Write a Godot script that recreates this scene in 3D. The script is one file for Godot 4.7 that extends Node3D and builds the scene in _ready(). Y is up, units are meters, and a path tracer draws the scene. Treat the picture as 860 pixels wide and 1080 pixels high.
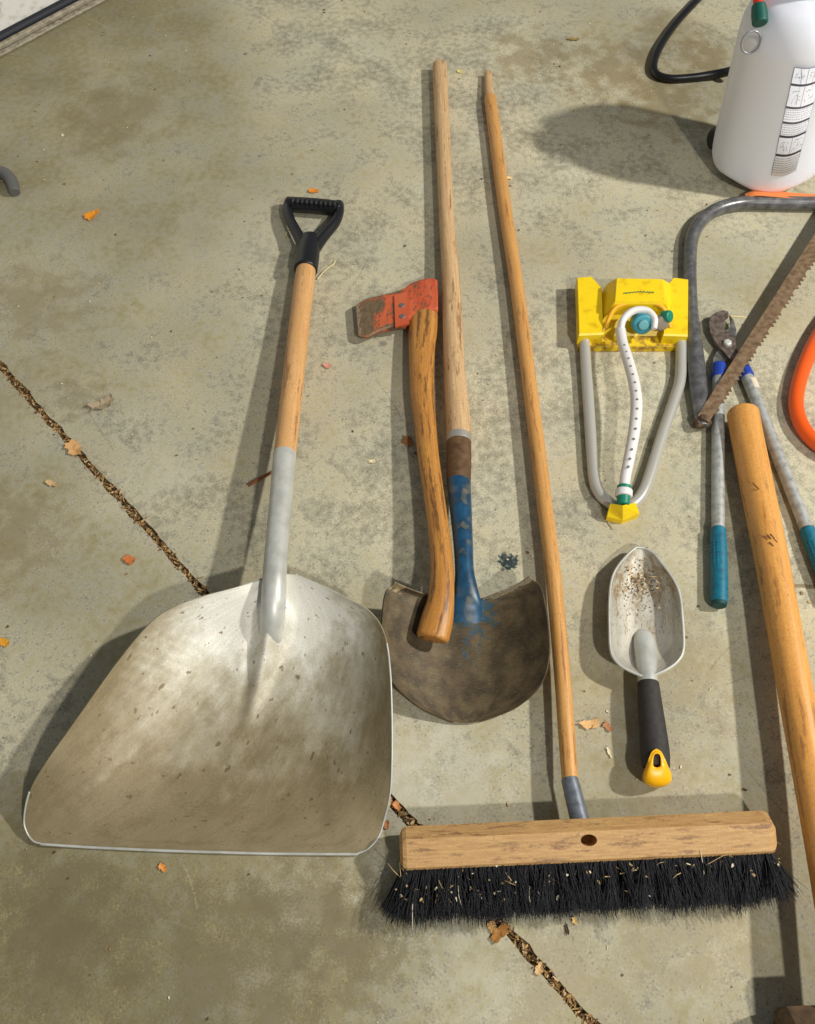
extends Node3D
# A spread of old garden tools on a concrete garage floor, seen from standing height.

const CX := 430.0
const CY := 540.0
const FOCAL := 935.0
const EYE := 1.119
var tilt := deg_to_rad(58.7)

func _ready():
	# ---------- camera, surroundings, lamps, exposure ----------
	var cam := Camera3D.new()
	cam.name = "camera"
	cam.position = Vector3(0, EYE, 0)
	cam.rotation = Vector3(-tilt, 0, 0)
	cam.fov = rad_to_deg(2.0 * atan(CY / FOCAL))
	cam.near = 0.05
	cam.far = 60.0
	add_child(cam)
	cam.current = true
	var we := WorldEnvironment.new()
	we.name = "garage_air"
	var env := Environment.new()
	env.background_mode = Environment.BG_COLOR
	env.background_color = c8(112, 115, 119)
	env.background_energy_multiplier = 1.0
	env.tonemap_mode = Environment.TONE_MAPPER_LINEAR
	env.tonemap_exposure = 0.96
	env.sdfgi_enabled = true
	env.ssao_enabled = true
	env.ssil_enabled = true
	we.environment = env
	add_child(we)
	ceiling_bulb(Vector3(2.65, 2.55, -0.75), 11.0, "bare white bulb hanging on the far side of the sprayer")
	ceiling_bulb(Vector3(1.15, 2.6, 1.5), 5.6, "bare white bulb hanging behind the photographer")
	make_materials()
	# ---------- the setting ----------
	build_floor()
	build_door()
	# ---------- the tools ----------
	build_grain_scoop()
	build_digging_shovel()
	build_axe()
	build_push_broom()
	build_hand_scoop()
	build_sprinkler()
	build_loppers()
	build_bow_saw()
	build_sledge()
	build_orange_frame()
	build_sprayer()
	build_small_things()
	build_debris()

# ======================================================= numbers and pixels
func c8(r: float, g: float, b: float) -> Color:
	return Color(r / 255.0, g / 255.0, b / 255.0)

func lin(c: Color) -> Color:
	return c.srgb_to_linear()

func at(x: float, y: float, h := 0.0) -> Vector3:
	var dx := (x - CX) / FOCAL
	var dy := -(y - CY) / FOCAL
	var d := Vector3(dx, dy * cos(tilt) - sin(tilt), -dy * sin(tilt) - cos(tilt))
	return Vector3(0, EYE, 0) + d * ((EYE - h) / -d.y)

func metres(p: Vector3, pixels: float) -> float:
	var dep := (p - Vector3(0, EYE, 0)).dot(Vector3(0, -sin(tilt), -cos(tilt)))
	return pixels * dep / FOCAL

# ======================================================= mesh builder
class MB:
	var v := PackedVector3Array()
	var n := PackedVector3Array()
	var t := PackedVector2Array()
	var c := PackedColorArray()
	var col := Color.WHITE
	func tri(a: Vector3, b: Vector3, d: Vector3, na: Vector3, nb: Vector3, nd: Vector3, ta := Vector2.ZERO, tb := Vector2.ZERO, td := Vector2.ZERO):
		var x := (b - a).cross(d - a)
		if x.length_squared() < 1e-18:
			return
		if x.dot(na + nb + nd) > 0.0:
			v.append(a); v.append(d); v.append(b)
			n.append(na); n.append(nd); n.append(nb)
			t.append(ta); t.append(td); t.append(tb)
		else:
			v.append(a); v.append(b); v.append(d)
			n.append(na); n.append(nb); n.append(nd)
			t.append(ta); t.append(tb); t.append(td)
		c.append(col); c.append(col); c.append(col)
	func flat(a: Vector3, b: Vector3, d: Vector3, out: Vector3, ta := Vector2.ZERO, tb := Vector2.ZERO, td := Vector2.ZERO):
		var x := (b - a).cross(d - a).normalized()
		if x.dot(out) < 0.0:
			x = -x
		tri(a, b, d, x, x, x, ta, tb, td)
	func quad(a: Vector3, b: Vector3, d: Vector3, e: Vector3, out: Vector3, ta := Vector2.ZERO, tb := Vector2.ZERO, td := Vector2.ZERO, te := Vector2.ZERO):
		flat(a, b, d, out, ta, tb, td)
		flat(a, d, e, out, ta, td, te)
	func squad(a, b, d, e, na, nb, nd, ne, ta := Vector2.ZERO, tb := Vector2.ZERO, td := Vector2.ZERO, te := Vector2.ZERO):
		tri(a, b, d, na, nb, nd, ta, tb, td)
		tri(a, d, e, na, nd, ne, ta, td, te)
	func mesh() -> ArrayMesh:
		var m := ArrayMesh.new()
		var a := []
		a.resize(Mesh.ARRAY_MAX)
		a[Mesh.ARRAY_VERTEX] = v
		a[Mesh.ARRAY_NORMAL] = n
		a[Mesh.ARRAY_TEX_UV] = t
		a[Mesh.ARRAY_COLOR] = c
		m.add_surface_from_arrays(Mesh.PRIMITIVE_TRIANGLES, a)
		return m

func cat(a, b, c, d, t: float):
	return 0.5 * ((2.0 * b) + (c - a) * t + (2.0 * a - 5.0 * b + 4.0 * c - d) * t * t + (3.0 * b - a - 3.0 * c + d) * t * t * t)

func resample(list: Array, sub: int) -> Array:
	var out := []
	for i in list.size() - 1:
		var a = list[maxi(i - 1, 0)]
		var d = list[mini(i + 2, list.size() - 1)]
		for k in sub:
			out.append(cat(a, list[i], list[i + 1], d, float(k) / sub))
	out.append(list[-1])
	return out

# sweep an ellipse along centres; rx lies sideways, ry along up
func sweep(mb: MB, pts: Array, rx: Array, ry: Array, sides := 20, up := Vector3.UP, bevel := 0.002, uscale := 1.6):
	var N := pts.size()
	var rings := []
	var along := 0.0
	for i in N:
		var t: Vector3 = (pts[mini(i + 1, N - 1)] - pts[maxi(i - 1, 0)]).normalized()
		if i > 0:
			along += (pts[i] - pts[i - 1]).length()
		var s := t.cross(up).normalized()
		var u := s.cross(t).normalized()
		rings.append([pts[i], s, u, rx[i], ry[i], along, t])
	var body := []
	var first = rings[0]
	var last = rings[N - 1]
	var b0: float = minf(bevel, minf(first[3], first[4]) * 0.7)
	var b1: float = minf(bevel, minf(last[3], last[4]) * 0.7)
	var steps := 3
	for k in range(steps, 0, -1):
		var f := float(k) / steps * PI / 2
		body.append([first[0] - first[6] * b0 * sin(f), first[1], first[2], first[3] - b0 * (1 - cos(f)), first[4] - b0 * (1 - cos(f)), first[5] - b0 * sin(f), -first[6] * sin(f)])
	for r in rings:
		body.append([r[0], r[1], r[2], r[3], r[4], r[5], Vector3.ZERO])
	for k in range(1, steps + 1):
		var f := float(k) / steps * PI / 2
		body.append([last[0] + last[6] * b1 * sin(f), last[1], last[2], last[3] - b1 * (1 - cos(f)), last[4] - b1 * (1 - cos(f)), last[5] + b1 * sin(f), last[6] * sin(f)])
	for i in body.size() - 1:
		var A = body[i]
		var B = body[i + 1]
		for j in sides:
			var a0 := TAU * j / sides
			var a1 := TAU * ((j + 1) % sides) / sides
			mb.squad(pt(A, a0), pt(A, a1), pt(B, a1), pt(B, a0), nm(A, a0), nm(A, a1), nm(B, a1), nm(B, a0),
				Vector2(float(j) / sides, A[5] / uscale), Vector2(float(j + 1) / sides, A[5] / uscale), Vector2(float(j + 1) / sides, B[5] / uscale), Vector2(float(j) / sides, B[5] / uscale))
	for e in [[body[0], -first[6]], [body[-1], last[6]]]:
		var A = e[0]
		var d: Vector3 = e[1]
		for j in sides:
			var a0 := TAU * j / sides
			var a1 := TAU * ((j + 1) % sides) / sides
			mb.tri(A[0], pt(A, a0), pt(A, a1), d, d, d, Vector2(0.5, A[5] / uscale), Vector2(0.5 + 0.1 * cos(a0), A[5] / uscale + 0.01 * sin(a0)), Vector2(0.5 + 0.1 * cos(a1), A[5] / uscale + 0.01 * sin(a1)))

func pt(r, a: float) -> Vector3:
	return r[0] + r[1] * cos(a) * r[3] + r[2] * sin(a) * r[4]

func nm(r, a: float) -> Vector3:
	var side: Vector3 = (r[1] * cos(a) / maxf(r[3], 1e-5) + r[2] * sin(a) / maxf(r[4], 1e-5)).normalized()
	var cap: Vector3 = r[6]
	if cap == Vector3.ZERO:
		return side
	return (side * sqrt(maxf(0.0, 1.0 - cap.length_squared())) + cap).normalized()

# list of [px, py, height, width in pixels (, flatness)]
func sweep_px(mb: MB, list: Array, sub := 6, sides := 20, bevel := 0.002, up := Vector3.UP):
	var p := []
	var rx := []
	var ry := []
	for e in list:
		var q := at(e[0], e[1], e[2])
		p.append(q)
		var r := metres(q, e[3]) * 0.5
		rx.append(r)
		ry.append(r * (e[4] if e.size() > 4 else 1.0))
	sweep(mb, resample(p, sub), resample(rx, sub), resample(ry, sub), sides, up, bevel)

# a solid sheet from a grid of points
func shell(mb: MB, g: Array, thick: float):
	var R := g.size()
	var C: int = g[0].size()
	var nn := []
	for i in R:
		var row := []
		for j in C:
			var du: Vector3 = g[i][mini(j + 1, C - 1)] - g[i][maxi(j - 1, 0)]
			var dv: Vector3 = g[mini(i + 1, R - 1)][j] - g[maxi(i - 1, 0)][j]
			var x := du.cross(dv).normalized()
			if x.y < 0.0:
				x = -x
			row.append(x)
		nn.append(row)
	for i in R - 1:
		for j in C - 1:
			var a: Vector3 = g[i][j]; var b: Vector3 = g[i][j + 1]; var d: Vector3 = g[i + 1][j + 1]; var e: Vector3 = g[i + 1][j]
			var na: Vector3 = nn[i][j]; var nb: Vector3 = nn[i][j + 1]; var nd: Vector3 = nn[i + 1][j + 1]; var ne: Vector3 = nn[i + 1][j]
			var ua := Vector2(float(j) / (C - 1), float(i) / (R - 1)); var ub := Vector2(float(j + 1) / (C - 1), float(i) / (R - 1))
			var ud := Vector2(float(j + 1) / (C - 1), float(i + 1) / (R - 1)); var ue := Vector2(float(j) / (C - 1), float(i + 1) / (R - 1))
			mb.squad(a, b, d, e, na, nb, nd, ne, ua, ub, ud, ue)
			mb.squad(a - na * thick, b - nb * thick, d - nd * thick, e - ne * thick, -na, -nb, -nd, -ne, ua, ub, ud, ue)
	for i in R - 1:
		for j in [0, C - 1]:
			var out: Vector3 = g[i][j] - g[i][1 if j == 0 else C - 2]
			mb.quad(g[i][j], g[i + 1][j], g[i + 1][j] - nn[i + 1][j] * thick, g[i][j] - nn[i][j] * thick, out, Vector2(float(j) / (C - 1), float(i) / (R - 1)), Vector2(float(j) / (C - 1), float(i + 1) / (R - 1)), Vector2(float(j) / (C - 1), float(i + 1) / (R - 1)), Vector2(float(j) / (C - 1), float(i) / (R - 1)))
	for j in C - 1:
		for i in [0, R - 1]:
			var out: Vector3 = g[i][j] - g[1 if i == 0 else R - 2][j]
			mb.quad(g[i][j], g[i][j + 1], g[i][j + 1] - nn[i][j + 1] * thick, g[i][j] - nn[i][j] * thick, out, Vector2(float(j) / (C - 1), float(i) / (R - 1)), Vector2(float(j + 1) / (C - 1), float(i) / (R - 1)), Vector2(float(j + 1) / (C - 1), float(i) / (R - 1)), Vector2(float(j) / (C - 1), float(i) / (R - 1)))

# rows of [left, centre, right] points; height follows |u|^power
func dish(rows: Array, nu: int, sub: int, power: float) -> Array:
	var L := []; var M := []; var Rr := []
	for r in rows:
		L.append(r[0]); M.append(r[1]); Rr.append(r[2])
	L = resample(L, sub); M = resample(M, sub); Rr = resample(Rr, sub)
	var g := []
	for i in L.size():
		var row := []
		for j in nu + 1:
			var u := -1.0 + 2.0 * j / nu
			# closer steps near the rims
			u = sign(u) * (1.0 - pow(1.0 - absf(u), 1.35))
			var l: Vector3 = L[i]; var m: Vector3 = M[i]; var r: Vector3 = Rr[i]
			var p := l * (u * (u - 1.0) * 0.5) + m * (1.0 - u * u) + r * (u * (u + 1.0) * 0.5)
			p.y = m.y + ((l.y if u < 0 else r.y) - m.y) * pow(absf(u), power)
			row.append(p)
		g.append(row)
	return g

# flat closed outline pushed down by a vector
func prism(mb: MB, top: Array, down: Vector3):
	var poly := PackedVector2Array()
	var mid := Vector3.ZERO
	for p in top:
		poly.append(Vector2(p.x, p.z) if absf(down.normalized().y) > 0.5 else Vector2(p.x, p.y))
		mid += p
	mid /= top.size()
	var id := Geometry2D.triangulate_polygon(poly)
	for k in range(0, id.size(), 3):
		mb.flat(top[id[k]], top[id[k + 1]], top[id[k + 2]], -down, poly[id[k]], poly[id[k + 1]], poly[id[k + 2]])
		mb.flat(top[id[k]] + down, top[id[k + 1]] + down, top[id[k + 2]] + down, down, poly[id[k]], poly[id[k + 1]], poly[id[k + 2]])
	var area := 0.0
	for i in poly.size():
		area += poly[i].cross(poly[(i + 1) % poly.size()])
	for i in top.size():
		var a: Vector3 = top[i]
		var b: Vector3 = top[(i + 1) % top.size()]
		var e := poly[(i + 1) % poly.size()] - poly[i]
		var o2 := Vector2(e.y, -e.x) * signf(area)
		var out := Vector3(o2.x, 0, o2.y) if absf(down.normalized().y) > 0.5 else Vector3(o2.x, o2.y, 0)
		mb.quad(a, b, b + down, a + down, out, poly[i], poly[(i + 1) % poly.size()], poly[(i + 1) % poly.size()], poly[i])

# closed loops joined one after another, ends capped, flat faces
func loft(mb: MB, secs: Array, smooth := false):
	var cs := []
	for s in secs:
		var m := Vector3.ZERO
		for p in s:
			m += p
		cs.append(m / s.size())
	var K: int = secs[0].size()
	for i in secs.size() - 1:
		var axis: Vector3 = cs[i + 1] - cs[i]
		for j in K:
			var a: Vector3 = secs[i][j]; var b: Vector3 = secs[i][(j + 1) % K]; var d: Vector3 = secs[i + 1][(j + 1) % K]; var e: Vector3 = secs[i + 1][j]
			var o: Vector3 = (a + b + d + e) * 0.25 - (cs[i] + cs[i + 1]) * 0.5
			var ta := Vector2(float(j) / K, float(i) / (secs.size() - 1)); var tb := Vector2(float(j + 1) / K, ta.y)
			var td := Vector2(tb.x, float(i + 1) / (secs.size() - 1)); var te := Vector2(ta.x, td.y)
			if smooth:
				mb.squad(a, b, d, e, (a - cs[i]).normalized(), (b - cs[i]).normalized(), (d - cs[i + 1]).normalized(), (e - cs[i + 1]).normalized(), ta, tb, td, te)
			else:
				mb.quad(a, b, d, e, o, ta, tb, td, te)
	for e in [0, secs.size() - 1]:
		var out: Vector3 = cs[e] - cs[1 if e == 0 else secs.size() - 2]
		for j in K:
			mb.flat(cs[e], secs[e][j], secs[e][(j + 1) % K], out, Vector2(0.5, 0.5), Vector2(float(j) / K, 0.5), Vector2(float(j + 1) / K, 0.5))

func bbox(mb: MB, centre: Vector3, basis: Basis, size: Vector3, bevel: float):
	var h := size * 0.5
	var vert := func(sx: float, sy: float, sz: float, axis: int) -> Vector3:
		var q := Vector3(sx * (h.x - bevel), sy * (h.y - bevel), sz * (h.z - bevel))
		var s := Vector3(sx, sy, sz)
		q[axis] = s[axis] * h[axis]
		return centre + basis * q
	for a in 3:
		for s in [-1.0, 1.0]:
			var b := (a + 1) % 3
			var c := (a + 2) % 3
			var q := []
			for pr in [[-1.0, -1.0], [1.0, -1.0], [1.0, 1.0], [-1.0, 1.0]]:
				var sg := Vector3.ZERO
				sg[a] = s; sg[b] = pr[0]; sg[c] = pr[1]
				q.append(vert.call(sg.x, sg.y, sg.z, a))
			var out := Vector3.ZERO
			out[a] = s
			mb.quad(q[0], q[1], q[2], q[3], basis * out, Vector2(0, 0), Vector2(1, 0), Vector2(1, 1), Vector2(0, 1))
			for s2 in [-1.0, 1.0]:
				var e := []
				for s3 in [-1.0, 1.0]:
					var sg := Vector3.ZERO
					sg[a] = s; sg[b] = s2; sg[c] = s3
					e.append(vert.call(sg.x, sg.y, sg.z, a))
					e.append(vert.call(sg.x, sg.y, sg.z, b))
				var o2 := Vector3.ZERO
				o2[a] = s; o2[b] = s2
				mb.quad(e[0], e[1], e[3], e[2], basis * o2)
	for sx in [-1.0, 1.0]:
		for sy in [-1.0, 1.0]:
			for sz in [-1.0, 1.0]:
				mb.flat(vert.call(sx, sy, sz, 0), vert.call(sx, sy, sz, 1), vert.call(sx, sy, sz, 2), basis * Vector3(sx, sy, sz))

# turned body: profile of (radius, height)
func lathe(mb: MB, prof: Array, base: Vector3, basis: Basis, seg := 32, square := 0.0):
	var N := prof.size()
	var ns := []
	for i in N:
		var d: Vector2 = prof[mini(i + 1, N - 1)] - prof[maxi(i - 1, 0)]
		ns.append(Vector2(d.y, -d.x).normalized())
	for i in N - 1:
		for j in seg:
			var q := []
			var m := []
			for e in [[i, j], [i, j + 1], [i + 1, j + 1], [i + 1, j]]:
				var a: float = TAU * e[1] / seg
				var k := 1.0 + square * (1.0 - cos(4.0 * a)) * 0.5
				var p: Vector2 = prof[e[0]]
				q.append(base + basis * Vector3(cos(a) * p.x * k, p.y, sin(a) * p.x * k))
				m.append(basis * Vector3(cos(a) * ns[e[0]].x, ns[e[0]].y, sin(a) * ns[e[0]].x).normalized())
			mb.squad(q[0], q[1], q[2], q[3], m[0], m[1], m[2], m[3], Vector2(float(j) / seg, float(i) / N), Vector2(float(j + 1) / seg, float(i) / N), Vector2(float(j + 1) / seg, float(i + 1) / N), Vector2(float(j) / seg, float(i + 1) / N))

func disc(mb: MB, centre: Vector3, normal: Vector3, r: float, thick: float, seg := 18, bevel := 0.15):
	var x := normal.cross(Vector3(0.3, 0.1, 0.9)).normalized()
	var b := Basis(x, normal.normalized(), x.cross(normal.normalized()))
	var e := minf(r, thick) * bevel
	lathe(mb, [Vector2(0.0001, thick), Vector2(r - e * 2.0, thick), Vector2(r - e, thick - e * 0.3), Vector2(r, thick - e), Vector2(r, 0)], centre, b, seg)

# ======================================================= things and parts
var taken := {}
func numbered(called: String) -> String:
	if not taken.has(called):
		taken[called] = 0
		return called
	taken[called] += 1
	return "%s_%03d" % [called, taken[called]]

func thing(called: String, label: String, category: String, where: Vector3, group := "") -> Node3D:
	var o := Node3D.new()
	o.name = numbered(called)
	o.position = where
	add_child(o)
	o.set_meta("label", label)
	o.set_meta("category", category)
	if group:
		o.set_meta("group", group)
	return o

func origin_of(parent: Node) -> Vector3:
	var p := Vector3.ZERO
	var q: Node = parent
	while q != self and q is Node3D:
		p += q.position
		q = q.get_parent()
	return p

func part(called: String, mb: MB, material: Material, parent: Node) -> MeshInstance3D:
	var o := MeshInstance3D.new()
	o.name = called
	o.mesh = mb.mesh()
	o.material_override = material
	o.position = -origin_of(parent)
	parent.add_child(o, true)
	return o

func single(called: String, mb: MB, material: Material, label: String, category: String, where: Vector3, group := "") -> MeshInstance3D:
	for i in mb.v.size():
		mb.v[i] -= where
	var o := MeshInstance3D.new()
	o.name = numbered(called)
	o.mesh = mb.mesh()
	o.material_override = material
	o.position = where
	add_child(o)
	o.set_meta("label", label)
	o.set_meta("category", category)
	if group:
		o.set_meta("group", group)
	return o

# ======================================================= materials
var M := {}

func ntex(seed_: int, w: int, h: int, freq: float, stops: Array, octaves := 4, kind := FastNoiseLite.TYPE_SIMPLEX_SMOOTH) -> ImageTexture:
	var n := FastNoiseLite.new()
	n.seed = seed_
	n.noise_type = kind
	n.frequency = freq
	n.fractal_octaves = octaves
	var im := n.get_seamless_image(w, h)
	im.convert(Image.FORMAT_L8)
	var src := im.get_data()
	var lut := []
	for i in 256:
		var t := i / 255.0
		var c: Color = stops[-1][1]
		for k in stops.size() - 1:
			if t <= stops[k + 1][0]:
				c = stops[k][1].lerp(stops[k + 1][1], clampf((t - stops[k][0]) / (stops[k + 1][0] - stops[k][0]), 0.0, 1.0))
				break
		lut.append([int(c.r * 255), int(c.g * 255), int(c.b * 255)])
	var out := PackedByteArray()
	out.resize(w * h * 3)
	for i in w * h:
		var l = lut[src[i]]
		out[i * 3] = l[0]; out[i * 3 + 1] = l[1]; out[i * 3 + 2] = l[2]
	var r := Image.create_from_data(w, h, false, Image.FORMAT_RGB8, out)
	r.generate_mipmaps()
	return ImageTexture.create_from_image(r)

# wood that runs along v; grime is worn in as patches with their own outline
func wood_tex(seed_: int, light: Color, dark: Color, grime: Color, amount: float) -> ImageTexture:
	var w := 96
	var h := 1024
	var a := FastNoiseLite.new(); a.seed = seed_; a.frequency = 1.0; a.fractal_octaves = 3
	var b := FastNoiseLite.new(); b.seed = seed_ + 7; b.frequency = 1.0; b.fractal_octaves = 4
	var out := PackedByteArray()
	out.resize(w * h * 3)
	var rng := RandomNumberGenerator.new()
	rng.seed = seed_ * 31
	for y in h:
		for x in w:
			var g := TAU * x / w
			var cx := cos(g)
			var sy := sin(g)
			var v := float(y) / h
			var s := a.get_noise_3d(cx * 5.0, sy * 5.0, v * 14.0) * 0.6 + a.get_noise_3d(cx * 14.0 + 9.0, sy * 14.0, v * 26.0) * 0.5
			var k := clampf(0.45 + s * 0.8, 0.0, 1.0)
			var c := light.lerp(dark, k)
			var d := b.get_noise_3d(cx * 1.6, sy * 1.6, v * 12.0) + 0.35 * b.get_noise_3d(cx * 7.0, sy * 7.0 + 4.0, v * 90.0)
			c = c.lerp(grime, clampf((d - 0.30 + amount) * 2.6, 0.0, 0.8))
			var f := b.get_noise_3d(cx * 9.0 + 40.0, sy * 9.0, v * 150.0)
			if f > 0.57:
				c = c.lerp(grime * 0.7, clampf((f - 0.57) * 6.0, 0.0, 0.6))
			c = c * (0.95 + 0.1 * rng.randf())
			var i := (y * w + x) * 3
			out[i] = int(clampf(c.r, 0, 1) * 255); out[i + 1] = int(clampf(c.g, 0, 1) * 255); out[i + 2] = int(clampf(c.b, 0, 1) * 255)
	var r := Image.create_from_data(w, h, false, Image.FORMAT_RGB8, out)
	r.generate_mipmaps()
	return ImageTexture.create_from_image(r)

func mat(col: Color, rough: float, metal := 0.0, tex: Texture2D = null, tri := 0.0, bump := 0.0) -> StandardMaterial3D:
	var m := StandardMaterial3D.new()
	m.albedo_color = col
	m.roughness = rough
	m.metallic = metal
	if tex:
		m.albedo_texture = tex
	if tri > 0.0:
		m.uv1_triplanar = true
		m.uv1_scale = Vector3(tri, tri, tri)
	if bump > 0.0:
		m.heightmap_enabled = true
		m.heightmap_texture = grain_bump
		m.heightmap_scale = bump
	return m

var grain_bump: ImageTexture

func make_materials():
	grain_bump = ntex(3, 256, 256, 0.05, [[0.0, Color.BLACK], [1.0, Color.WHITE]], 5)
	M.wood_scoop = mat(Color.WHITE, 0.55, 0, wood_tex(11, c8(226, 178, 118), c8(206, 150, 90), c8(150, 108, 66), 0.0))
	M.wood_shovel = mat(Color.WHITE, 0.75, 0, wood_tex(12, c8(222, 190, 142), c8(184, 142, 96), c8(128, 92, 58), 0.05))
	M.wood_axe = mat(Color.WHITE, 0.45, 0, wood_tex(13, c8(208, 150, 72), c8(164, 106, 44), c8(98, 64, 34), 0.20))
	M.wood_broom = mat(Color.WHITE, 0.45, 0, wood_tex(14, c8(220, 168, 100), c8(196, 138, 70), c8(152, 98, 48), 0.06))
	M.wood_sledge = mat(Color.WHITE, 0.42, 0, wood_tex(15, c8(228, 168, 88), c8(208, 142, 66), c8(156, 104, 56), 0.02))
	M.wood_block = mat(Color.WHITE, 0.6, 0, wood_tex(16, c8(206, 166, 108), c8(166, 124, 74), c8(132, 96, 62), 0.08))
	M.alu_pan = mat(Color.WHITE, 0.58, 0.22, pan_tex())
	M.alu = mat(c8(212, 212, 206), 0.42, 0.28, ntex(21, 128, 128, 0.03, [[0.0, c8(215, 215, 210)], [0.6, c8(250, 250, 246)], [1.0, c8(255, 255, 252)]]), 8.0)
	M.alu_dull = mat(c8(196, 198, 196), 0.4, 0.25, ntex(22, 128, 128, 0.05, [[0.0, c8(170, 168, 160)], [0.45, c8(235, 235, 230)], [1.0, c8(255, 255, 252)]]), 10.0)
	M.cast_alu = mat(Color.WHITE, 0.5, 0.25, scoop_tex())
	M.frame_tube = mat(c8(194, 191, 180), 0.28, 0.3)
	M.black_plastic = mat(c8(24, 25, 28), 0.38, 0, null, 0, 0.0)
	M.black_rubber = mat(c8(58, 55, 52), 0.72, 0, ntex(23, 128, 128, 0.06, [[0.0, c8(180, 175, 170)], [0.6, c8(230, 228, 225)], [1.0, c8(255, 250, 245)]]), 12.0)
	M.rust_blade = mat(Color.WHITE, 0.62, 0.25, blade_tex(), 0, 0.0)
	M.rust_dark = mat(Color.WHITE, 0.75, 0.2, ntex(25, 256, 256, 0.03, [[0.0, c8(52, 42, 32)], [0.45, c8(88, 70, 50)], [0.7, c8(108, 84, 58)], [1.0, c8(132, 108, 82)]], 5), 9.0)
	M.brown_band = mat(Color.WHITE, 0.6, 0.2, ntex(26, 128, 128, 0.04, [[0.0, c8(70, 48, 32)], [0.5, c8(104, 76, 48)], [1.0, c8(128, 98, 66)]], 4), 10.0)
	M.blue_paint = mat(Color.WHITE, 0.38, 0.1, ntex(27, 256, 256, 0.022, [[0.0, c8(128, 118, 96)], [0.27, c8(84, 90, 88)], [0.36, c8(26, 60, 84)], [0.6, c8(26, 76, 108)], [1.0, c8(34, 92, 126)]], 6), 6.0)
	M.collar = mat(c8(168, 166, 156), 0.5, 0.4)
	M.axe_head = mat(Color.WHITE, 0.55, 0.15, axe_tex(), 0, 0.0)
	M.steel_dark = mat(Color.WHITE, 0.45, 0.55, ntex(28, 128, 128, 0.05, [[0.0, c8(72, 68, 64)], [0.5, c8(112, 110, 106)], [1.0, c8(150, 148, 142)]], 5), 10.0)
	M.rivet = mat(c8(128, 112, 104), 0.5, 0.3)
	M.steel_bright = mat(c8(212, 210, 202), 0.4, 0.3)
	M.bristle = mat(c8(16, 18, 25), 0.7)
	M.sleeve = mat(c8(132, 138, 146), 0.42, 0.45, ntex(29, 128, 128, 0.05, [[0.0, c8(170, 168, 165)], [0.5, c8(240, 240, 240)], [1.0, c8(255, 255, 255)]], 4), 14.0)
	M.yellow_cap = mat(c8(248, 184, 12), 0.36)
	M.yellow = mat(c8(250, 216, 18), 0.4, 0, ntex(30, 128, 128, 0.03, [[0.0, c8(226, 204, 170)], [0.35, c8(250, 248, 240)], [1.0, c8(255, 255, 255)]], 4), 8.0)
	M.yellow_dirty = mat(Color.WHITE, 0.55, 0, ntex(37, 128, 128, 0.04, [[0.0, c8(120, 92, 40)], [0.35, c8(196, 156, 50)], [0.55, c8(236, 198, 36)], [1.0, c8(246, 212, 30)]], 5), 10.0)
	M.yellow_deep = mat(c8(238, 180, 30), 0.45)
	M.white_plastic = mat(c8(232, 228, 222), 0.4)
	M.teal_knob = mat(c8(58, 148, 164), 0.4)
	M.green_plastic = mat(c8(16, 128, 100), 0.4)
	M.grey_plastic = mat(c8(138, 128, 112), 0.5)
	M.green_ink = mat(c8(60, 120, 66), 0.6)
	M.nozzle = mat(c8(120, 116, 104), 0.5)
	M.blue_collar = mat(c8(24, 62, 160), 0.45)
	M.teal_grip = mat(Color.WHITE, 0.5, 0, ntex(31, 128, 128, 0.05, [[0.0, c8(8, 84, 104)], [0.5, c8(12, 108, 132)], [1.0, c8(20, 124, 148)]], 4), 12.0)
	M.teal_end = mat(c8(14, 66, 66), 0.6)
	M.sticker = mat(c8(222, 208, 182), 0.6)
	M.jaw = mat(Color.WHITE, 0.5, 0.4, ntex(32, 128, 128, 0.05, [[0.0, c8(74, 62, 54)], [0.5, c8(108, 94, 84)], [1.0, c8(140, 126, 114)]], 5), 14.0)
	M.saw_frame = mat(Color.WHITE, 0.3, 0.35, ntex(33, 256, 256, 0.03, [[0.0, c8(72, 70, 66)], [0.4, c8(100, 100, 100)], [0.7, c8(116, 116, 116)], [1.0, c8(142, 136, 128)]], 5), 7.0)
	M.saw_blade = mat(Color.WHITE, 0.5, 0.35, ntex(34, 256, 256, 0.03, [[0.0, c8(92, 70, 48)], [0.45, c8(132, 106, 78)], [0.75, c8(146, 122, 94)], [1.0, c8(160, 140, 112)]], 5), 9.0)
	M.orange_paint = mat(c8(240, 92, 16), 0.36)
	M.orange_strap = mat(c8(236, 136, 74), 0.7)
	M.tank = mat(c8(243, 246, 255), 0.4)
	M.tank.subsurf_scatter_enabled = true
	M.tank.subsurf_scatter_strength = 0.12
	M.red_plastic = mat(c8(226, 44, 22), 0.4)
	M.dark_green = mat(c8(12, 84, 70), 0.45)
	M.clear_ring = mat(c8(150, 152, 158), 0.3, 0.3)
	M.hose = mat(c8(18, 18, 18), 0.32)
	M.door_white = mat(Color.WHITE, 0.55, 0, ntex(35, 256, 256, 0.03, [[0.0, c8(150, 140, 120)], [0.22, c8(205, 200, 188)], [0.4, c8(228, 226, 218)], [1.0, c8(236, 234, 228)]], 5), 5.0)
	M.seal = mat(c8(24, 26, 36), 0.6, 0, null, 0, 0.0)
	M.strip = mat(Color.WHITE, 0.7, 0.1, ntex(36, 128, 128, 0.06, [[0.0, c8(92, 84, 66)], [0.4, c8(150, 140, 118)], [1.0, c8(190, 182, 160)]], 5), 8.0)
	M.grey_rubber = mat(c8(98, 98, 94), 0.6)
	M.flake = mat(Color.WHITE, 0.8)
	M.flake.vertex_color_use_as_albedo = true

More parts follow.
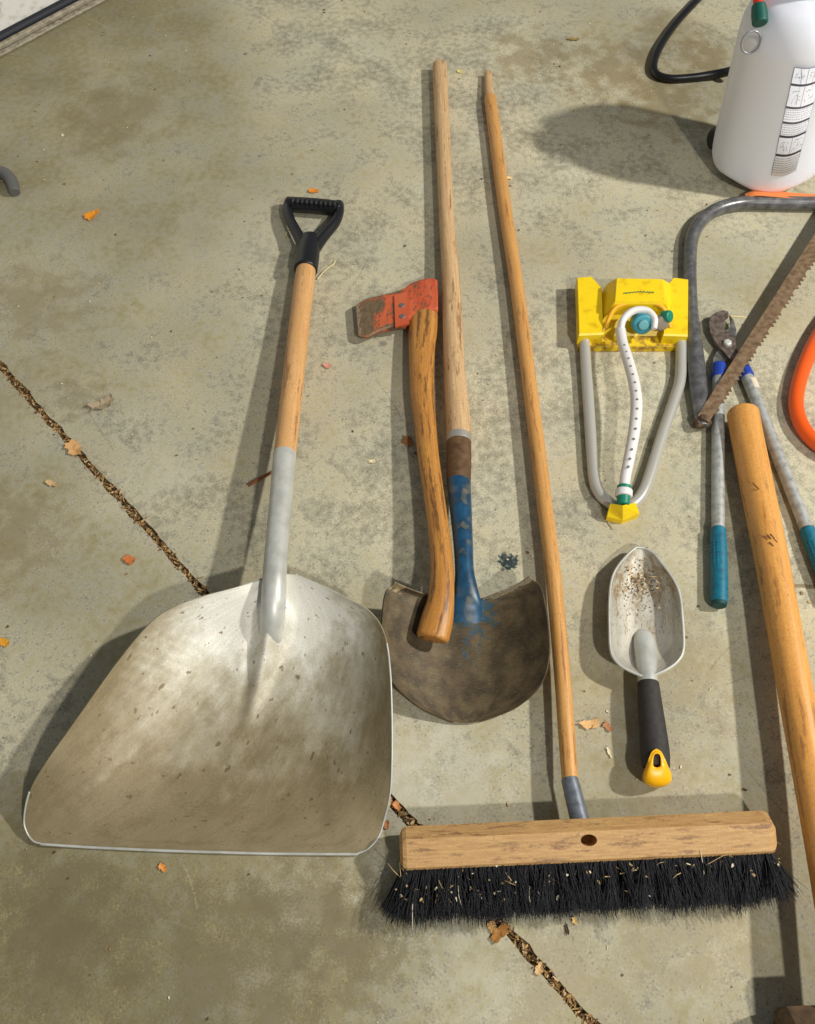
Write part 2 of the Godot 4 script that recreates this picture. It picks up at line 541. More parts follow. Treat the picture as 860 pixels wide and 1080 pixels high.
# the grain scoop's pan: bare aluminium with dried mud that has its own ragged outline
func pan_tex() -> ImageTexture:
	var S := 512
	var a := FastNoiseLite.new(); a.seed = 41; a.frequency = 0.011; a.fractal_octaves = 5
	var b := FastNoiseLite.new(); b.seed = 42; b.frequency = 0.07; b.fractal_octaves = 4
	var im := Image.create(S, S, false, Image.FORMAT_RGB8)
	var bare := c8(228, 225, 211)
	var mud := c8(140, 126, 94)
	var deep := c8(120, 104, 72)
	for y in S:
		for x in S:
			var u := float(x) / S
			var v := float(y) / S
			var streak := b.get_noise_2d(x * 2.2, y * 0.12)
			var scratch := b.get_noise_2d(x * 0.9 + y * 0.5 + 200.0, y * 0.06 - x * 0.03)
			var k := (v - 0.27) * 2.9 + 0.14 + a.get_noise_2d(x, y) * 0.32 + b.get_noise_2d(x * 0.6, y * 0.6) * 0.18 + 0.04 * streak
			k += 1.1 * maxf(0.0, absf(u - 0.5) - 0.34) * 3.0
			var c := bare.lerp(mud, clampf(k, 0.0, 1.0))
			c = c.lerp(deep, clampf(a.get_noise_2d(x + 300, y * 1.3 + 90) * 1.3 + b.get_noise_2d(x * 2, y * 2 + 50) * 0.5 - 0.1, 0.0, 0.35) * clampf(k, 0.0, 1.0))
			var g := b.get_noise_2d(x * 4.0, y * 4.0)
			c = c * (1.0 + 0.10 * g + 0.045 * scratch + 0.02 * streak)
			var sp := b.get_noise_2d(x * 0.7 + 700, y * 0.7)
			if sp > 0.56:
				c = c.lerp(c8(92, 74, 46), 0.6)
			im.set_pixel(x, y, c)
	im.generate_mipmaps()
	return ImageTexture.create_from_image(im)

func scoop_tex() -> ImageTexture:
	var S := 256
	var a := FastNoiseLite.new(); a.seed = 51; a.frequency = 0.03; a.fractal_octaves = 5
	var b := FastNoiseLite.new(); b.seed = 52; b.frequency = 0.16; b.fractal_octaves = 3
	var im := Image.create(S, S, false, Image.FORMAT_RGB8)
	for y in S:
		for x in S:
			var v := float(y) / S
			var c := c8(192, 187, 172)
			c = c * (1.0 + 0.08 * a.get_noise_2d(x, y))
			var k := clampf((0.46 - absf(v - 0.28) * 1.8) * 1.2 + a.get_noise_2d(x + 90, y) * 1.1 + b.get_noise_2d(x, y) * 0.7 - 0.12, 0.0, 0.8)
			c = c.lerp(c8(146, 122, 88), k)
			if b.get_noise_2d(x + 50, y + 90) > 0.44 and v < 0.6:
				c = c.lerp(c8(98, 80, 60), 0.6)
			im.set_pixel(x, y, c)
	im.generate_mipmaps()
	return ImageTexture.create_from_image(im)

# rusty digging blade: remains of blue paint at the socket, bare worn lip
func blade_tex() -> ImageTexture:
	var S := 384
	var a := FastNoiseLite.new(); a.seed = 61; a.frequency = 0.018; a.fractal_octaves = 5
	var b := FastNoiseLite.new(); b.seed = 62; b.frequency = 0.10; b.fractal_octaves = 4
	var im := Image.create(S, S, false, Image.FORMAT_RGB8)
	for y in S:
		for x in S:
			var u := float(x) / S
			var v := float(y) / S
			var c := c8(101, 87, 60).lerp(c8(68, 57, 39), clampf(0.5 + a.get_noise_2d(x, y) * 1.2, 0, 1))
			c = c.lerp(c8(128, 112, 84), clampf(b.get_noise_2d(x * 0.6, y * 2.2) * 1.0 - 0.14, 0, 0.5))
			c = c.lerp(c8(98, 76, 50), clampf(a.get_noise_2d(x * 1.5 + 500, y * 1.5) * 1.6 - 0.15, 0, 0.4))
			var paint := 1.0 - Vector2((u - 0.55) / 0.13, v / 0.42).length() + a.get_noise_2d(x * 2 + 40, y * 2) * 0.8 + b.get_noise_2d(x, y) * 0.5
			if paint > 0.12:
				c = c.lerp(c8(42, 76, 98), clampf((paint - 0.12) * 2.2, 0, 0.85))
			var worn := (0.055 - v) * 30.0 + a.get_noise_2d(x * 2.0 + 60, y * 2.0) * 1.2 + b.get_noise_2d(x * 1.5, y * 1.5) * 0.4
			if u > 0.60 and worn > 0.0:
				c = c.lerp(c8(160, 147, 118) * (1.0 + 0.2 * b.get_noise_2d(x, y)), clampf(worn * 2.0, 0.0, 0.85))
			if v < 0.1 and u < 0.12 and a.get_noise_2d(x * 2, y * 2) > -0.05:
				c = c8(150, 132, 94)
			if v > 0.975 and b.get_noise_2d(x * 0.7, y) > -0.3:
				c = c8(170, 160, 138)
			c = c * (1.0 + 0.16 * b.get_noise_2d(x * 2.5, y * 2.5))
			im.set_pixel(x, y, c)
	im.generate_mipmaps()
	return ImageTexture.create_from_image(im)

# v runs from the cutting edge to the poll
func axe_tex() -> ImageTexture:
	var W := 256
	var H := 256
	var a := FastNoiseLite.new(); a.seed = 71; a.frequency = 0.02; a.fractal_octaves = 5
	var b := FastNoiseLite.new(); b.seed = 72; b.frequency = 0.09; b.fractal_octaves = 4
	var im := Image.create(W, H, false, Image.FORMAT_RGB8)
	for y in H:
		for x in W:
			var v := float(y) / H
			var n := a.get_noise_2d(x, y)
			var m := b.get_noise_2d(x, y)
			var paint := (v - 0.30) * 2.2 + n * 1.5 + m * 0.9 + 0.35 * sin(TAU * x / W)
			var c := c8(104, 86, 62).lerp(c8(134, 112, 84), clampf(0.5 + m, 0, 1))
			c = c.lerp(c8(208, 82, 46).lerp(c8(224, 108, 66), clampf(0.5 + n, 0, 1)), clampf(paint * 1.3, 0, 0.92))
			if v < 0.05 + 0.10 * m:
				c = c.lerp(c8(156, 142, 114) * (1.0 + 0.2 * m), 0.8)
			if m > 0.34:
				c = c.lerp(c8(110, 78, 58), 0.7)
			im.set_pixel(x, y, c)
	im.generate_mipmaps()
	return ImageTexture.create_from_image(im)

# ======================================================= lamps
func ceiling_bulb(where: Vector3, energy: float, label: String):
	var t := thing("ceiling_bulb", label, "light bulb", where, "garage ceiling bulbs")
	var glow := mat(c8(255, 246, 230), 0.5)
	glow.emission_enabled = true
	glow.emission = c8(255, 244, 224)
	glow.emission_energy_multiplier = 6.0
	var mb := MB.new()
	var prof := []
	for i in 13:
		var f := PI * i / 12.0
		prof.append(Vector2(maxf(0.0001, sin(f) * 0.075), -cos(f) * 0.075))
	lathe(mb, prof, where, Basis.IDENTITY, 20)
	part("glass", mb, glow, t)
	mb = MB.new()
	lathe(mb, [Vector2(0.016, 0.073), Vector2(0.02, 0.085), Vector2(0.022, 0.12), Vector2(0.0001, 0.12)], where, Basis.IDENTITY, 16)
	part("socket", mb, mat(c8(220, 220, 215), 0.5), t)
	var l := OmniLight3D.new()
	l.name = "bulb_light"
	l.light_energy = energy
	l.light_color = c8(255, 252, 246)
	l.light_size = 0.075
	l.omni_range = 14.0
	l.omni_attenuation = 2.0
	l.shadow_enabled = true
	t.add_child(l)

# ======================================================= floor
const FX := -1.15
const FZ := -2.2
const FS := 2.3

func floor_tex() -> ImageTexture:
	var S := 1536
	var f := func(seed_: int, freq: float, oct: int) -> PackedByteArray:
		var n := FastNoiseLite.new()
		n.seed = seed_; n.frequency = freq; n.fractal_octaves = oct
		var im: Image = n.get_image(S, S, false, false, false)
		im.convert(Image.FORMAT_L8)
		return im.get_data()
	var big: PackedByteArray = f.call(81, 0.0028, 5)
	var mid: PackedByteArray = f.call(82, 0.013, 5)
	var fine: PackedByteArray = f.call(83, 0.085, 4)
	var hue: PackedByteArray = f.call(84, 0.008, 4)
	var speck: PackedByteArray = f.call(85, 0.42, 2)
	var blot: PackedByteArray = f.call(86, 0.03, 3)
	var out := PackedByteArray()
	out.resize(S * S * 3)
	for y in S:
		var z := FZ + FS * y / S
		for x in S:
			var i := y * S + x
			var wx := FX + FS * x / S
			var b := big[i] / 255.0 - 0.5
			var m := mid[i] / 255.0 - 0.5
			var g := fine[i] / 255.0 - 0.5
			var h := hue[i] / 255.0 - 0.5
			var s := speck[i] / 255.0
			# ragged grime, plus floor areas toned to stand in for lamplight falloff
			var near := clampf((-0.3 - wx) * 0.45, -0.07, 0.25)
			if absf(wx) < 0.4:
				near -= 0.14 * clampf((0.4 - absf(wx)) * 5.0, 0.0, 1.0) * clampf((-0.45 - z) * 5.0, 0.0, 1.0)  # paler middle, extra brightness put into the colour
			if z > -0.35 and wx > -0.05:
				near += 0.24 * clampf((z + 0.35) * 8.0, 0.0, 1.0) * clampf((wx + 0.05) * 8.0, 0.0, 1.0)  # near right darkened in the colour to offset strong lamplight
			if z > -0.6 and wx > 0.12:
				near += 0.26 * clampf((wx - 0.12) * 6.0, 0.0, 1.0) * clampf((z + 0.6) * 5.0, 0.0, 1.0)  # right side toned down in the colour against the lamps
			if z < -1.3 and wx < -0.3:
				near += clampf((-1.3 - z) * 1.4, 0.0, 0.6) * clampf((-0.3 - wx) * 3.0, 0.0, 1.0)  # darker towards the far left corner
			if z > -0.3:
				near += clampf((0.08 - wx) * 3.0, -0.1, 1.0) * clampf((z + 0.36) * 6.0, 0.0, 1.0)  # darker towards the near left corner
			var dirt_and_falloff := clampf(b * 1.2 + m * 1.2 + g * 1.3 + (s - 0.5) * 0.7 + near * 1.0 + 0.02, 0.0, 1.0)
			var r := 185.0 + h * 12.0
			var gg := 178.0 + h * 4.0
			var bb := 151.0 - h * 6.0
			r += (114.0 - r) * dirt_and_falloff * 0.85; gg += (105.0 - gg) * dirt_and_falloff * 0.85; bb += (72.0 - bb) * dirt_and_falloff * 0.85
			var k := 1.0 + m * 0.36 + g * 0.38 + (s - 0.5) * 0.34
			# pale worn flecks and dark pits
			if s > 0.76:
				k += (s - 0.76) * 0.8
			elif s < 0.24:
				k -= (0.24 - s) * 1.6
			var bl := blot[i] / 255.0
			if bl > 0.72:
				k -= (bl - 0.72) * 0.25
			out[i * 3] = clampi(int(r * k), 0, 255); out[i * 3 + 1] = clampi(int(gg * k), 0, 255); out[i * 3 + 2] = clampi(int(bb * k), 0, 255)
	var im := Image.create_from_data(S, S, false, Image.FORMAT_RGB8, out)
	# single marks, plus broad patches painted darker where lamplight comes out too strong
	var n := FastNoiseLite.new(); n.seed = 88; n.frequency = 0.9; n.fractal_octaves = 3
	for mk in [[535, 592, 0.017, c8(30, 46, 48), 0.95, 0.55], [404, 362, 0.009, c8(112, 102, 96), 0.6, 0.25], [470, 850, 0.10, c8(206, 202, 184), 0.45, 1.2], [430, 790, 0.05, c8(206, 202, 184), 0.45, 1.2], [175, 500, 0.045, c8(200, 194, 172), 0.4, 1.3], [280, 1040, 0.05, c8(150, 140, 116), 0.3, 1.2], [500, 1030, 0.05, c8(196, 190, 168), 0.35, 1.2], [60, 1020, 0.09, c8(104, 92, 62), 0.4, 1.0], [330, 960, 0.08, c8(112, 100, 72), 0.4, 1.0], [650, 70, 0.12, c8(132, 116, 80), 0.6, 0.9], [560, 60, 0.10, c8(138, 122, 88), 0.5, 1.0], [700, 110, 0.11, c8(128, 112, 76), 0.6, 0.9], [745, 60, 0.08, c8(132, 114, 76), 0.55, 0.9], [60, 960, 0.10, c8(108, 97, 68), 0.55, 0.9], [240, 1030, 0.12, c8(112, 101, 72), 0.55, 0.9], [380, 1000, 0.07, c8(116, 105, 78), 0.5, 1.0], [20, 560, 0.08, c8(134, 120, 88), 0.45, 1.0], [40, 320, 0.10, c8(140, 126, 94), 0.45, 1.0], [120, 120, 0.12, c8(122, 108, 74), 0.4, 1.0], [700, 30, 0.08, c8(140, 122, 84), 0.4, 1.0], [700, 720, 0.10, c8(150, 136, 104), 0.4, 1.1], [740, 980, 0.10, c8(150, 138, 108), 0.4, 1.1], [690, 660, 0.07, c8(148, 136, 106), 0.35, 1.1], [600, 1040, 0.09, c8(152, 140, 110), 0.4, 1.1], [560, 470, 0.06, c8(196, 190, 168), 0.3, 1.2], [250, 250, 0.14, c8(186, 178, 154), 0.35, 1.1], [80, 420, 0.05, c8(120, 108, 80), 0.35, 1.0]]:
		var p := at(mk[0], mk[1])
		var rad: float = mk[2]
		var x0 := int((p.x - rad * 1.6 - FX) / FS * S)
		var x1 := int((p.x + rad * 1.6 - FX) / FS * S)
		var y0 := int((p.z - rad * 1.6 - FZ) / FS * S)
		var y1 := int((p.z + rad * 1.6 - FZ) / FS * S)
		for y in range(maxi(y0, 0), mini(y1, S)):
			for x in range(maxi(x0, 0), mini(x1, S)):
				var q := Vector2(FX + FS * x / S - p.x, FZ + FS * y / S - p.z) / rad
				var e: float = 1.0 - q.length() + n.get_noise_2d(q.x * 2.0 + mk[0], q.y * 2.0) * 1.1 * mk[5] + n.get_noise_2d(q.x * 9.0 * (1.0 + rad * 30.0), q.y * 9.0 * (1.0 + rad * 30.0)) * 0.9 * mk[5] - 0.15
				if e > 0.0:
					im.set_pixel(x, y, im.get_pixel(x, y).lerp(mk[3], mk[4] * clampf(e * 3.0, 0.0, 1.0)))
	# scuffs: thin pale and dark scratches
	var rg := RandomNumberGenerator.new()
	rg.seed = 404
	for k in 150:
		var pp := Vector2(rg.randf() * S, rg.randf() * S)
		var dd := Vector2.from_angle(rg.randf() * TAU)
		var bend := rg.randfn(0.0, 0.02)
		var tone := c8(206, 201, 182) if rg.randf() < 0.65 else c8(104, 94, 72)
		var al := rg.randf_range(0.12, 0.4)
		for q in rg.randi_range(12, 90):
			pp += dd
			dd = dd.rotated(bend * 0.3)
			if pp.x > 1 and pp.y > 1 and pp.x < S - 2 and pp.y < S - 2 and rg.randf() < 0.8:
				im.set_pixel(int(pp.x), int(pp.y), im.get_pixel(int(pp.x), int(pp.y)).lerp(tone, al))
	# thin brown line beside the sledge handle
	var c0 := at(826, 617)
	for k in 260:
		var xx := c0.x + k * 0.0014
		var zz := c0.z + 0.002 * n.get_noise_1d(k * 0.06)
		for d in 4:
			var ix := int((xx - FX) / FS * S)
			var iy := int((zz - FZ) / FS * S) + d
			if ix < S and iy < S:
				im.set_pixel(ix, iy, im.get_pixel(ix, iy).lerp(c8(104, 84, 52), 0.55))
	im.generate_mipmaps()
	return ImageTexture.create_from_image(im)

func build_floor():
	var m := mat(Color.WHITE, 0.82)
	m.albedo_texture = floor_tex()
	m.heightmap_enabled = true
	m.heightmap_texture = grain_bump_fine()
	m.heightmap_scale = 0.014
	var root := Node3D.new()
	root.name = "garage_floor"
	root.set_meta("kind", "structure")
	root.set_meta("label", "stained concrete garage floor with a diagonal joint")
	root.set_meta("category", "floor")
	add_child(root)
	var a := at(0, 385)
	var b := at(625, 1080)
	var dir := Vector2(b.x - a.x, b.z - a.z).normalized()
	var nrm := Vector2(-dir.y, dir.x)      # points to the lower left slab
	if nrm.x > 0:
		nrm = -nrm
	var o := Vector2(a.x, a.z)
	var n := FastNoiseLite.new(); n.seed = 91; n.frequency = 1.0; n.fractal_octaves = 3
	for sd in [[1.0, 5], [-1.0, 9]]:
		var poly := PackedVector2Array()
		for k in 401:
			var s := -1.0 + 0.01 * k
			poly.append(o + dir * s + nrm * sd[0] * (0.0056 + 0.0040 * n.get_noise_2d(s * 22.0, sd[1])))
		poly.append(o + dir * 4.2 + nrm * sd[0] * 4.0)
		poly.append(o - dir * 3.0 + nrm * sd[0] * 4.0)
		poly.append(o - dir * 3.0 + nrm * sd[0] * 0.007)
		var mb := MB.new()
		var tops := []
		for p in poly:
			tops.append(Vector3(p.x, 0, p.y))
		prism(mb, tops, Vector3(0, -0.06, 0))
		for i in mb.v.size():
			mb.t[i] = Vector2((mb.v[i].x - FX) / FS, (mb.v[i].z - FZ) / FS)
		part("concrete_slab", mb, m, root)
	var mb := MB.new()
	var f0 := o - dir * 3.0
	var f1 := o + dir * 4.0
	bbox(mb, Vector3((f0.x + f1.x) * 0.5, -0.033, (f0.y + f1.y) * 0.5), Basis(Vector3(dir.x, 0, dir.y), Vector3.UP, Vector3(-dir.y, 0, dir.x)), Vector3(7.0, 0.05, 0.05), 0.001)
	part("joint_filler", mb, mat(c8(98, 76, 46), 0.95), root)
	# chaff, seeds and soil lying in the joint
	mb = MB.new()
	var rng := RandomNumberGenerator.new()
	rng.seed = 17
	var cols := [c8(160, 120, 64), c8(120, 88, 44), c8(92, 66, 36), c8(188, 156, 104), c8(200, 172, 128), c8(140, 106, 58), c8(170, 136, 84), c8(82, 62, 36)]
	var L := (Vector2(b.x, b.z) - o).length()
	for k in 2600:
		var s := rng.randf_range(-0.1, L + 0.1)
		var q := o + dir * s + nrm * rng.randfn(0.0, 0.0036)
		var y := rng.randf_range(-0.008, 0.0008)
		mb.col = lin(cols[rng.randi() % cols.size()])
		flake(mb, Vector3(q.x, y, q.y), rng.randf_range(0.003, 0.009), rng.randf_range(0.001, 0.003), rng.randf() * TAU, rng.randf_range(-0.5, 0.5), rng)
	var st := single("joint_chaff", mb, M.flake, "brown and tan seed chaff packed along the diagonal floor joint", "debris", Vector3(o.x, 0, o.y))
	st.set_meta("kind", "stuff")

func grain_bump_fine() -> ImageTexture:
	var n := FastNoiseLite.new(); n.seed = 5; n.frequency = 0.16; n.fractal_octaves = 4
	var im := n.get_image(1024, 1024)
	im.convert(Image.FORMAT_L8)
	im.generate_mipmaps()
	return ImageTexture.create_from_image(im)

# one small curled scrap with a ragged outline and thickness
func flake(mb: MB, p: Vector3, length: float, width: float, yaw: float, pitch: float, rng: RandomNumberGenerator, curl := 0.25, rows := 4):
	var b := Basis(Vector3.UP, yaw) * Basis(Vector3.RIGHT, pitch)
	var th := 0.0006
	var g := []
	for i in rows:
		var f := float(i) / (rows - 1)
		var w := width * 0.5 * (0.25 + 0.85 * sqrt(sin(PI * clampf(f * 0.86 + 0.07, 0.0, 1.0))))
		var y: float = curl * length * (f - 0.5) * (f - 0.5)
		var z := (f - 0.5) * length
		var ja := rng.randf_range(0.55, 1.2)
		var jb := rng.randf_range(0.55, 1.2)
		g.append([p + b * Vector3(-w * ja, y + width * 0.2 * rng.randf(), z + length * 0.08 * rng.randfn()), p + b * Vector3(0, y, z), p + b * Vector3(w * jb, y + width * 0.25 * rng.randf(), z + length * 0.08 * rng.randfn())])
	var up: Vector3 = b * Vector3(0, th, 0)
	for i in rows - 1:
		for c in 2:
			mb.quad(g[i][c] + up, g[i][c + 1] + up, g[i + 1][c + 1] + up, g[i + 1][c] + up, b.y)
			mb.quad(g[i][c], g[i][c + 1], g[i + 1][c + 1], g[i + 1][c], -b.y)
		mb.quad(g[i][0], g[i + 1][0], g[i + 1][0] + up, g[i][0] + up, -b.x)
		mb.quad(g[i][2], g[i + 1][2], g[i + 1][2] + up, g[i][2] + up, b.x)
	for c in 2:
		mb.quad(g[0][c], g[0][c + 1], g[0][c + 1] + up, g[0][c] + up, -b.z)
		mb.quad(g[-1][c], g[-1][c + 1], g[-1][c + 1] + up, g[-1][c] + up, b.z)

# ======================================================= garage door corner
func build_door():
	var a := at(0, 62)
	var b := at(115, 0)
	var d := (b - a).normalized()
	var away := Vector3(d.z, 0, -d.x)
	if away.z > 0:
		away = -away
	var bs := Basis(d, Vector3.UP, d.cross(Vector3.UP))
	var mid := a + d * 0.1
	var strip := Node3D.new()
	var mb := MB.new()
	bbox(mb, mid + away * 0.008 + Vector3(0, 0.003, 0), bs, Vector3(1.8, 0.006, 0.014), 0.002)
	bbox(mb, mid + away * 0.027 + Vector3(0, 0.006, 0), bs, Vector3(1.8, 0.012, 0.013), 0.003)
	strip.free()
	single("threshold_strip", mb, M.strip, "narrow dirty tan ridged strip along the foot of the white door", "door sill", mid)
	var door := thing("garage_door", "foot of a white panel with a black rubber seal", "door", mid + away * 0.07)
	mb = MB.new()
	sweep(mb, [mid + away * 0.044 - d * 0.9 + Vector3(0, 0.0125, 0), mid + away * 0.044 + d * 0.9 + Vector3(0, 0.0125, 0)], [0.0115, 0.0115], [0.0115, 0.0115], 16)
	part("rubber_seal", mb, M.seal, door)
	mb = MB.new()
	bbox(mb, mid + away * 0.0615 + Vector3(0, 0.35, 0), bs, Vector3(1.8, 0.66, 0.035), 0.004)
	part("door_panel", mb, M.door_white, door)

# ======================================================= aluminium grain scoop
func build_grain_scoop():
	var t := thing("scoop_shovel", "wide aluminium grain scoop with wooden shaft and black D-shaped grip", "shovel", at(220, 800))
	var rows := [
		[at(276, 611, 0.070), at(294, 606, 0.066), at(312, 606, 0.070)],
		[at(248, 620, 0.074), at(293, 628, 0.061), at(336, 616, 0.074)],
		[at(208, 631, 0.079), at(291, 652, 0.046), at(364, 630, 0.078)],
		[at(172, 647, 0.083), at(288, 680, 0.026), at(390, 645, 0.080)],
		[at(146, 671, 0.085), at(282, 712, 0.012), at(405, 668, 0.080)],
		[at(120, 704, 0.086), at(272, 745, 0.006), at(411, 705, 0.078)],
		[at(84, 754, 0.083), at(255, 790, 0.004), at(413, 755, 0.070)],
		[at(52, 799, 0.070), at(238, 835, 0.004), at(413, 806, 0.056)],
		[at(33, 832, 0.044), at(225, 866, 0.004), at(411, 838, 0.038)],
		[at(26, 862, 0.020), at(215, 885, 0.004), at(405, 864, 0.020)],
		[at(28.5, 877, 0.011), at(211, 892, 0.004), at(399, 882, 0.011)],
		[at(36, 887, 0.0065), at(209, 896, 0.004), at(388, 895, 0.0065)],
		[at(44, 889.5, 0.005), at(208, 897.5, 0.004), at(377, 900, 0.005)],
	]
	var mb := MB.new()
	var g := dish(rows, 84, 9, 2.8)
	# forged rib running on from the socket, and gentle dents
	var nz := FastNoiseLite.new(); nz.seed = 4; nz.frequency = 1.0
	for i in g.size():
		var v := float(i) / (g.size() - 1)
		for j in g[i].size():
			var p: Vector3 = g[i][j]
			g[i][j] = p + Vector3(0, 0.0016 * nz.get_noise_2d(p.x * 14.0, p.z * 14.0) * clampf(v * 4.0, 0, 1) + pan_relief(p, v, -1.0 + 2.0 * j / 84.0), 0)
	shell(mb, g, 0.0022)
	part("blade", mb, M.alu_pan, t)
	# rolled bright lip of the front edge
	mb = MB.new()
	var lip := []
	var rr := []
	var last: Array = g[-1]
	for j in range(0, last.size(), 2):
		lip.append(last[j] + Vector3(0, -0.0005, 0.0008))
		rr.append(0.0017)
	for i in range(g.size() - 2, 38, -1):
		lip.append(g[i][-1] + Vector3(0.0006, -0.0005, 0))
		rr.append(0.0012)
	for i in range(g.size() - 2, 72, -1):
		lip.insert(0, g[i][0] + Vector3(-0.0006, -0.0005, 0))
		rr.insert(0, 0.0012)
	sweep(mb, lip, rr, rr, 8, Vector3.UP, 0.001)
	part("front_lip", mb, M.alu, t)
	mb = MB.new()
	sweep_px(mb, [[300.5, 479, 0.053, 24.5], [297, 520, 0.060, 24], [293, 565, 0.068, 24], [290, 605, 0.075, 25.5], [288.5, 635, 0.069, 26.5], [286.5, 660, 0.048, 27, 0.8], [284, 684, 0.016, 25, 0.55], [281, 702, 0.0, 20, 0.5]], 6, 24, 0.001)
	part("socket", mb, M.alu, t)
	mb = MB.new()
	sweep_px(mb, [[323.5, 280, 0.026, 20], [321, 300, 0.028, 21.5], [315, 350, 0.034, 22], [309, 405, 0.042, 23], [304, 450, 0.049, 23.5], [301, 478.5, 0.053, 24]], 8, 24, 0.003)
	part("shaft", mb, M.wood_scoop, t)
	var grip := Node3D.new()
	grip.name = "grip"
	grip.position = at(328, 250)- t.position
	t.add_child(grip)
	mb = MB.new()
	sweep_px(mb, [[322.5, 284, 0.026, 25.5], [324.5, 272, 0.0255, 25], [326, 262, 0.025, 23], [327.5, 251, 0.0235, 20, 0.8]], 5, 20, 0.004)
	part("ferrule", mb, M.black_plastic, grip)
	for arm in [[[322, 262, 0.0245, 15], [314, 247, 0.022, 12], [306, 232, 0.0195, 11], [303.5, 221, 0.017, 11], [306, 213, 0.0155, 12]], [[331, 262, 0.0245, 15], [341, 249, 0.022, 13], [353, 235, 0.0195, 11.5], [357.5, 224, 0.017, 11], [357, 216, 0.0155, 12]]]:
		mb = MB.new()
		sweep_px(mb, arm, 6, 14, 0.003)
		part("arm", mb, M.black_plastic, grip)
	mb = MB.new()
	sweep_px(mb, [[304, 215.5, 0.0155, 17, 0.9], [331, 217, 0.0155, 17, 0.9], [358, 220, 0.0155, 17, 0.9]], 4, 18, 0.004)
	part("crossbar", mb, M.black_plastic, grip)
	for k in 10:
		var f := (k + 0.7) / 10.4
		var p := at(306, 212.6, 0.0285).lerp(at(357, 217.0, 0.0285), f)
		mb = MB.new()
		bbox(mb, p, Basis(Vector3.RIGHT, -0.35), Vector3(0.0042, 0.007, 0.019), 0.0008)
		part("rib", mb, M.black_plastic, grip)

# the socket's rib runs out into the pan; the bent back corner is puckered
func pan_relief(p: Vector3, v: float, u: float) -> float:
	var a := at(287.5, 648, 0.06)
	var b := at(257, 778, 0.0)
	var d := Vector2(b.x - a.x, b.z - a.z)
	var q := Vector2(p.x - a.x, p.z - a.z)
	var s := clampf(q.dot(d) / d.length_squared(), 0.0, 1.0)
	var off := (q - d * s).length()
	var wide := lerpf(0.0165, 0.006, pow(s, 0.8))
	var h := 0.029 * pow(1.0 - s, 1.25) * exp(-off * off / (wide * wide))
	if q.cross(d) < 0.0:
		h -= 0.004 * (1.0 - s) * exp(-pow((off - wide * 1.7) / 0.006, 2.0))
	if u < -0.45:
		h += 0.0011 * sin(v * 240.0 + u * 6.0) * exp(-pow((v - 0.36) / 0.09, 2.0)) * smoothstep(0.45, 0.62, -u) * (1.0 - smoothstep(0.86, 0.98, -u))
	return h

# ======================================================= round point shovel
func build_digging_shovel():
	var t := thing("digging_shovel", "round point shovel with rusty blade and chipped blue socket", "shovel", at(490, 700))
	var rows := [
		[at(417, 617, 0.060), at(491, 634, 0.028), at(558, 611, 0.060)],
		[at(408, 623, 0.064), at(491, 639, 0.025), at(569, 617, 0.064)],
		[at(404.5, 640, 0.066), at(491, 650, 0.020), at(574.5, 635, 0.066)],
		[at(403, 668, 0.063), at(491, 672, 0.014), at(578.5, 664, 0.063)],
		[at(405, 696, 0.055), at(491, 700, 0.009), at(579, 694, 0.055)],
		[at(416, 722, 0.042), at(491, 726, 0.006), at(570, 722, 0.042)],
		[at(440, 744, 0.024), at(491, 746, 0.005), at(547, 744, 0.024)],
		[at(466, 757, 0.011), at(491, 759, 0.005), at(520, 756, 0.011)],
		[at(480, 762, 0.006), at(491, 763, 0.005), at(504, 761.5, 0.006)],
	]
	var g := dish(rows, 60, 8, 2.3)
	# turned step along the shoulders, frog down the middle
	for i in g.size():
		var v := float(i) / (g.size() - 1)
		for j in g[i].size():
			var p: Vector3 = g[i][j]
			var u = -1.0 + 2.0 * j / 60.0
			p.y += 0.010 * exp(-u * u / 0.012) * clampf(1.0 - v * 2.0, 0, 1)
			p.y += 0.007 * exp(-v * v / 0.0010) * clampf(absf(u) * 4.0 - 0.6, 0, 1)
			g[i][j] = p
	var mb := MB.new()
	shell(mb, g, 0.0025)
	part("blade", mb, M.rust_blade, t)
	mb = MB.new()
	sweep_px(mb, [[484, 508, 0.036, 25.3], [486, 535, 0.038, 23.5], [488.5, 570, 0.040, 21], [490, 600, 0.039, 20], [491.5, 620, 0.037, 25, 0.7], [492.5, 636, 0.0325, 31, 0.36], [492.5, 650, 0.0225, 33, 0.22], [492.5, 664, 0.0125, 30, 0.15], [492, 680, 0.004, 20, 0.12]], 6, 22, 0.001)
	part("socket", mb, M.blue_paint, t)
	mb = MB.new()
	sweep_px(mb, [[484, 467, 0.032, 26.6], [484.3, 490, 0.0345, 26], [484, 508, 0.036, 25.6]], 4, 22, 0.001)
	part("rusty_band", mb, M.brown_band, t)
	mb = MB.new()
	sweep_px(mb, [[484, 461, 0.0315, 27.2], [484, 467, 0.0320, 27.2]], 2, 22, 0.0012)
	part("collar", mb, M.collar, t)
	mb = MB.new()
	sweep_px(mb, [[464, 70, 0.0165, 15.5], [466.5, 130, 0.0175, 15.5], [471.5, 235, 0.020, 16], [476, 300, 0.023, 19.5], [479.5, 390, 0.028, 22.5], [483.8, 447, 0.031, 26], [484, 461, 0.0315, 26.2]], 8, 24, 0.004)
	part("shaft", mb, M.wood_shovel, t)

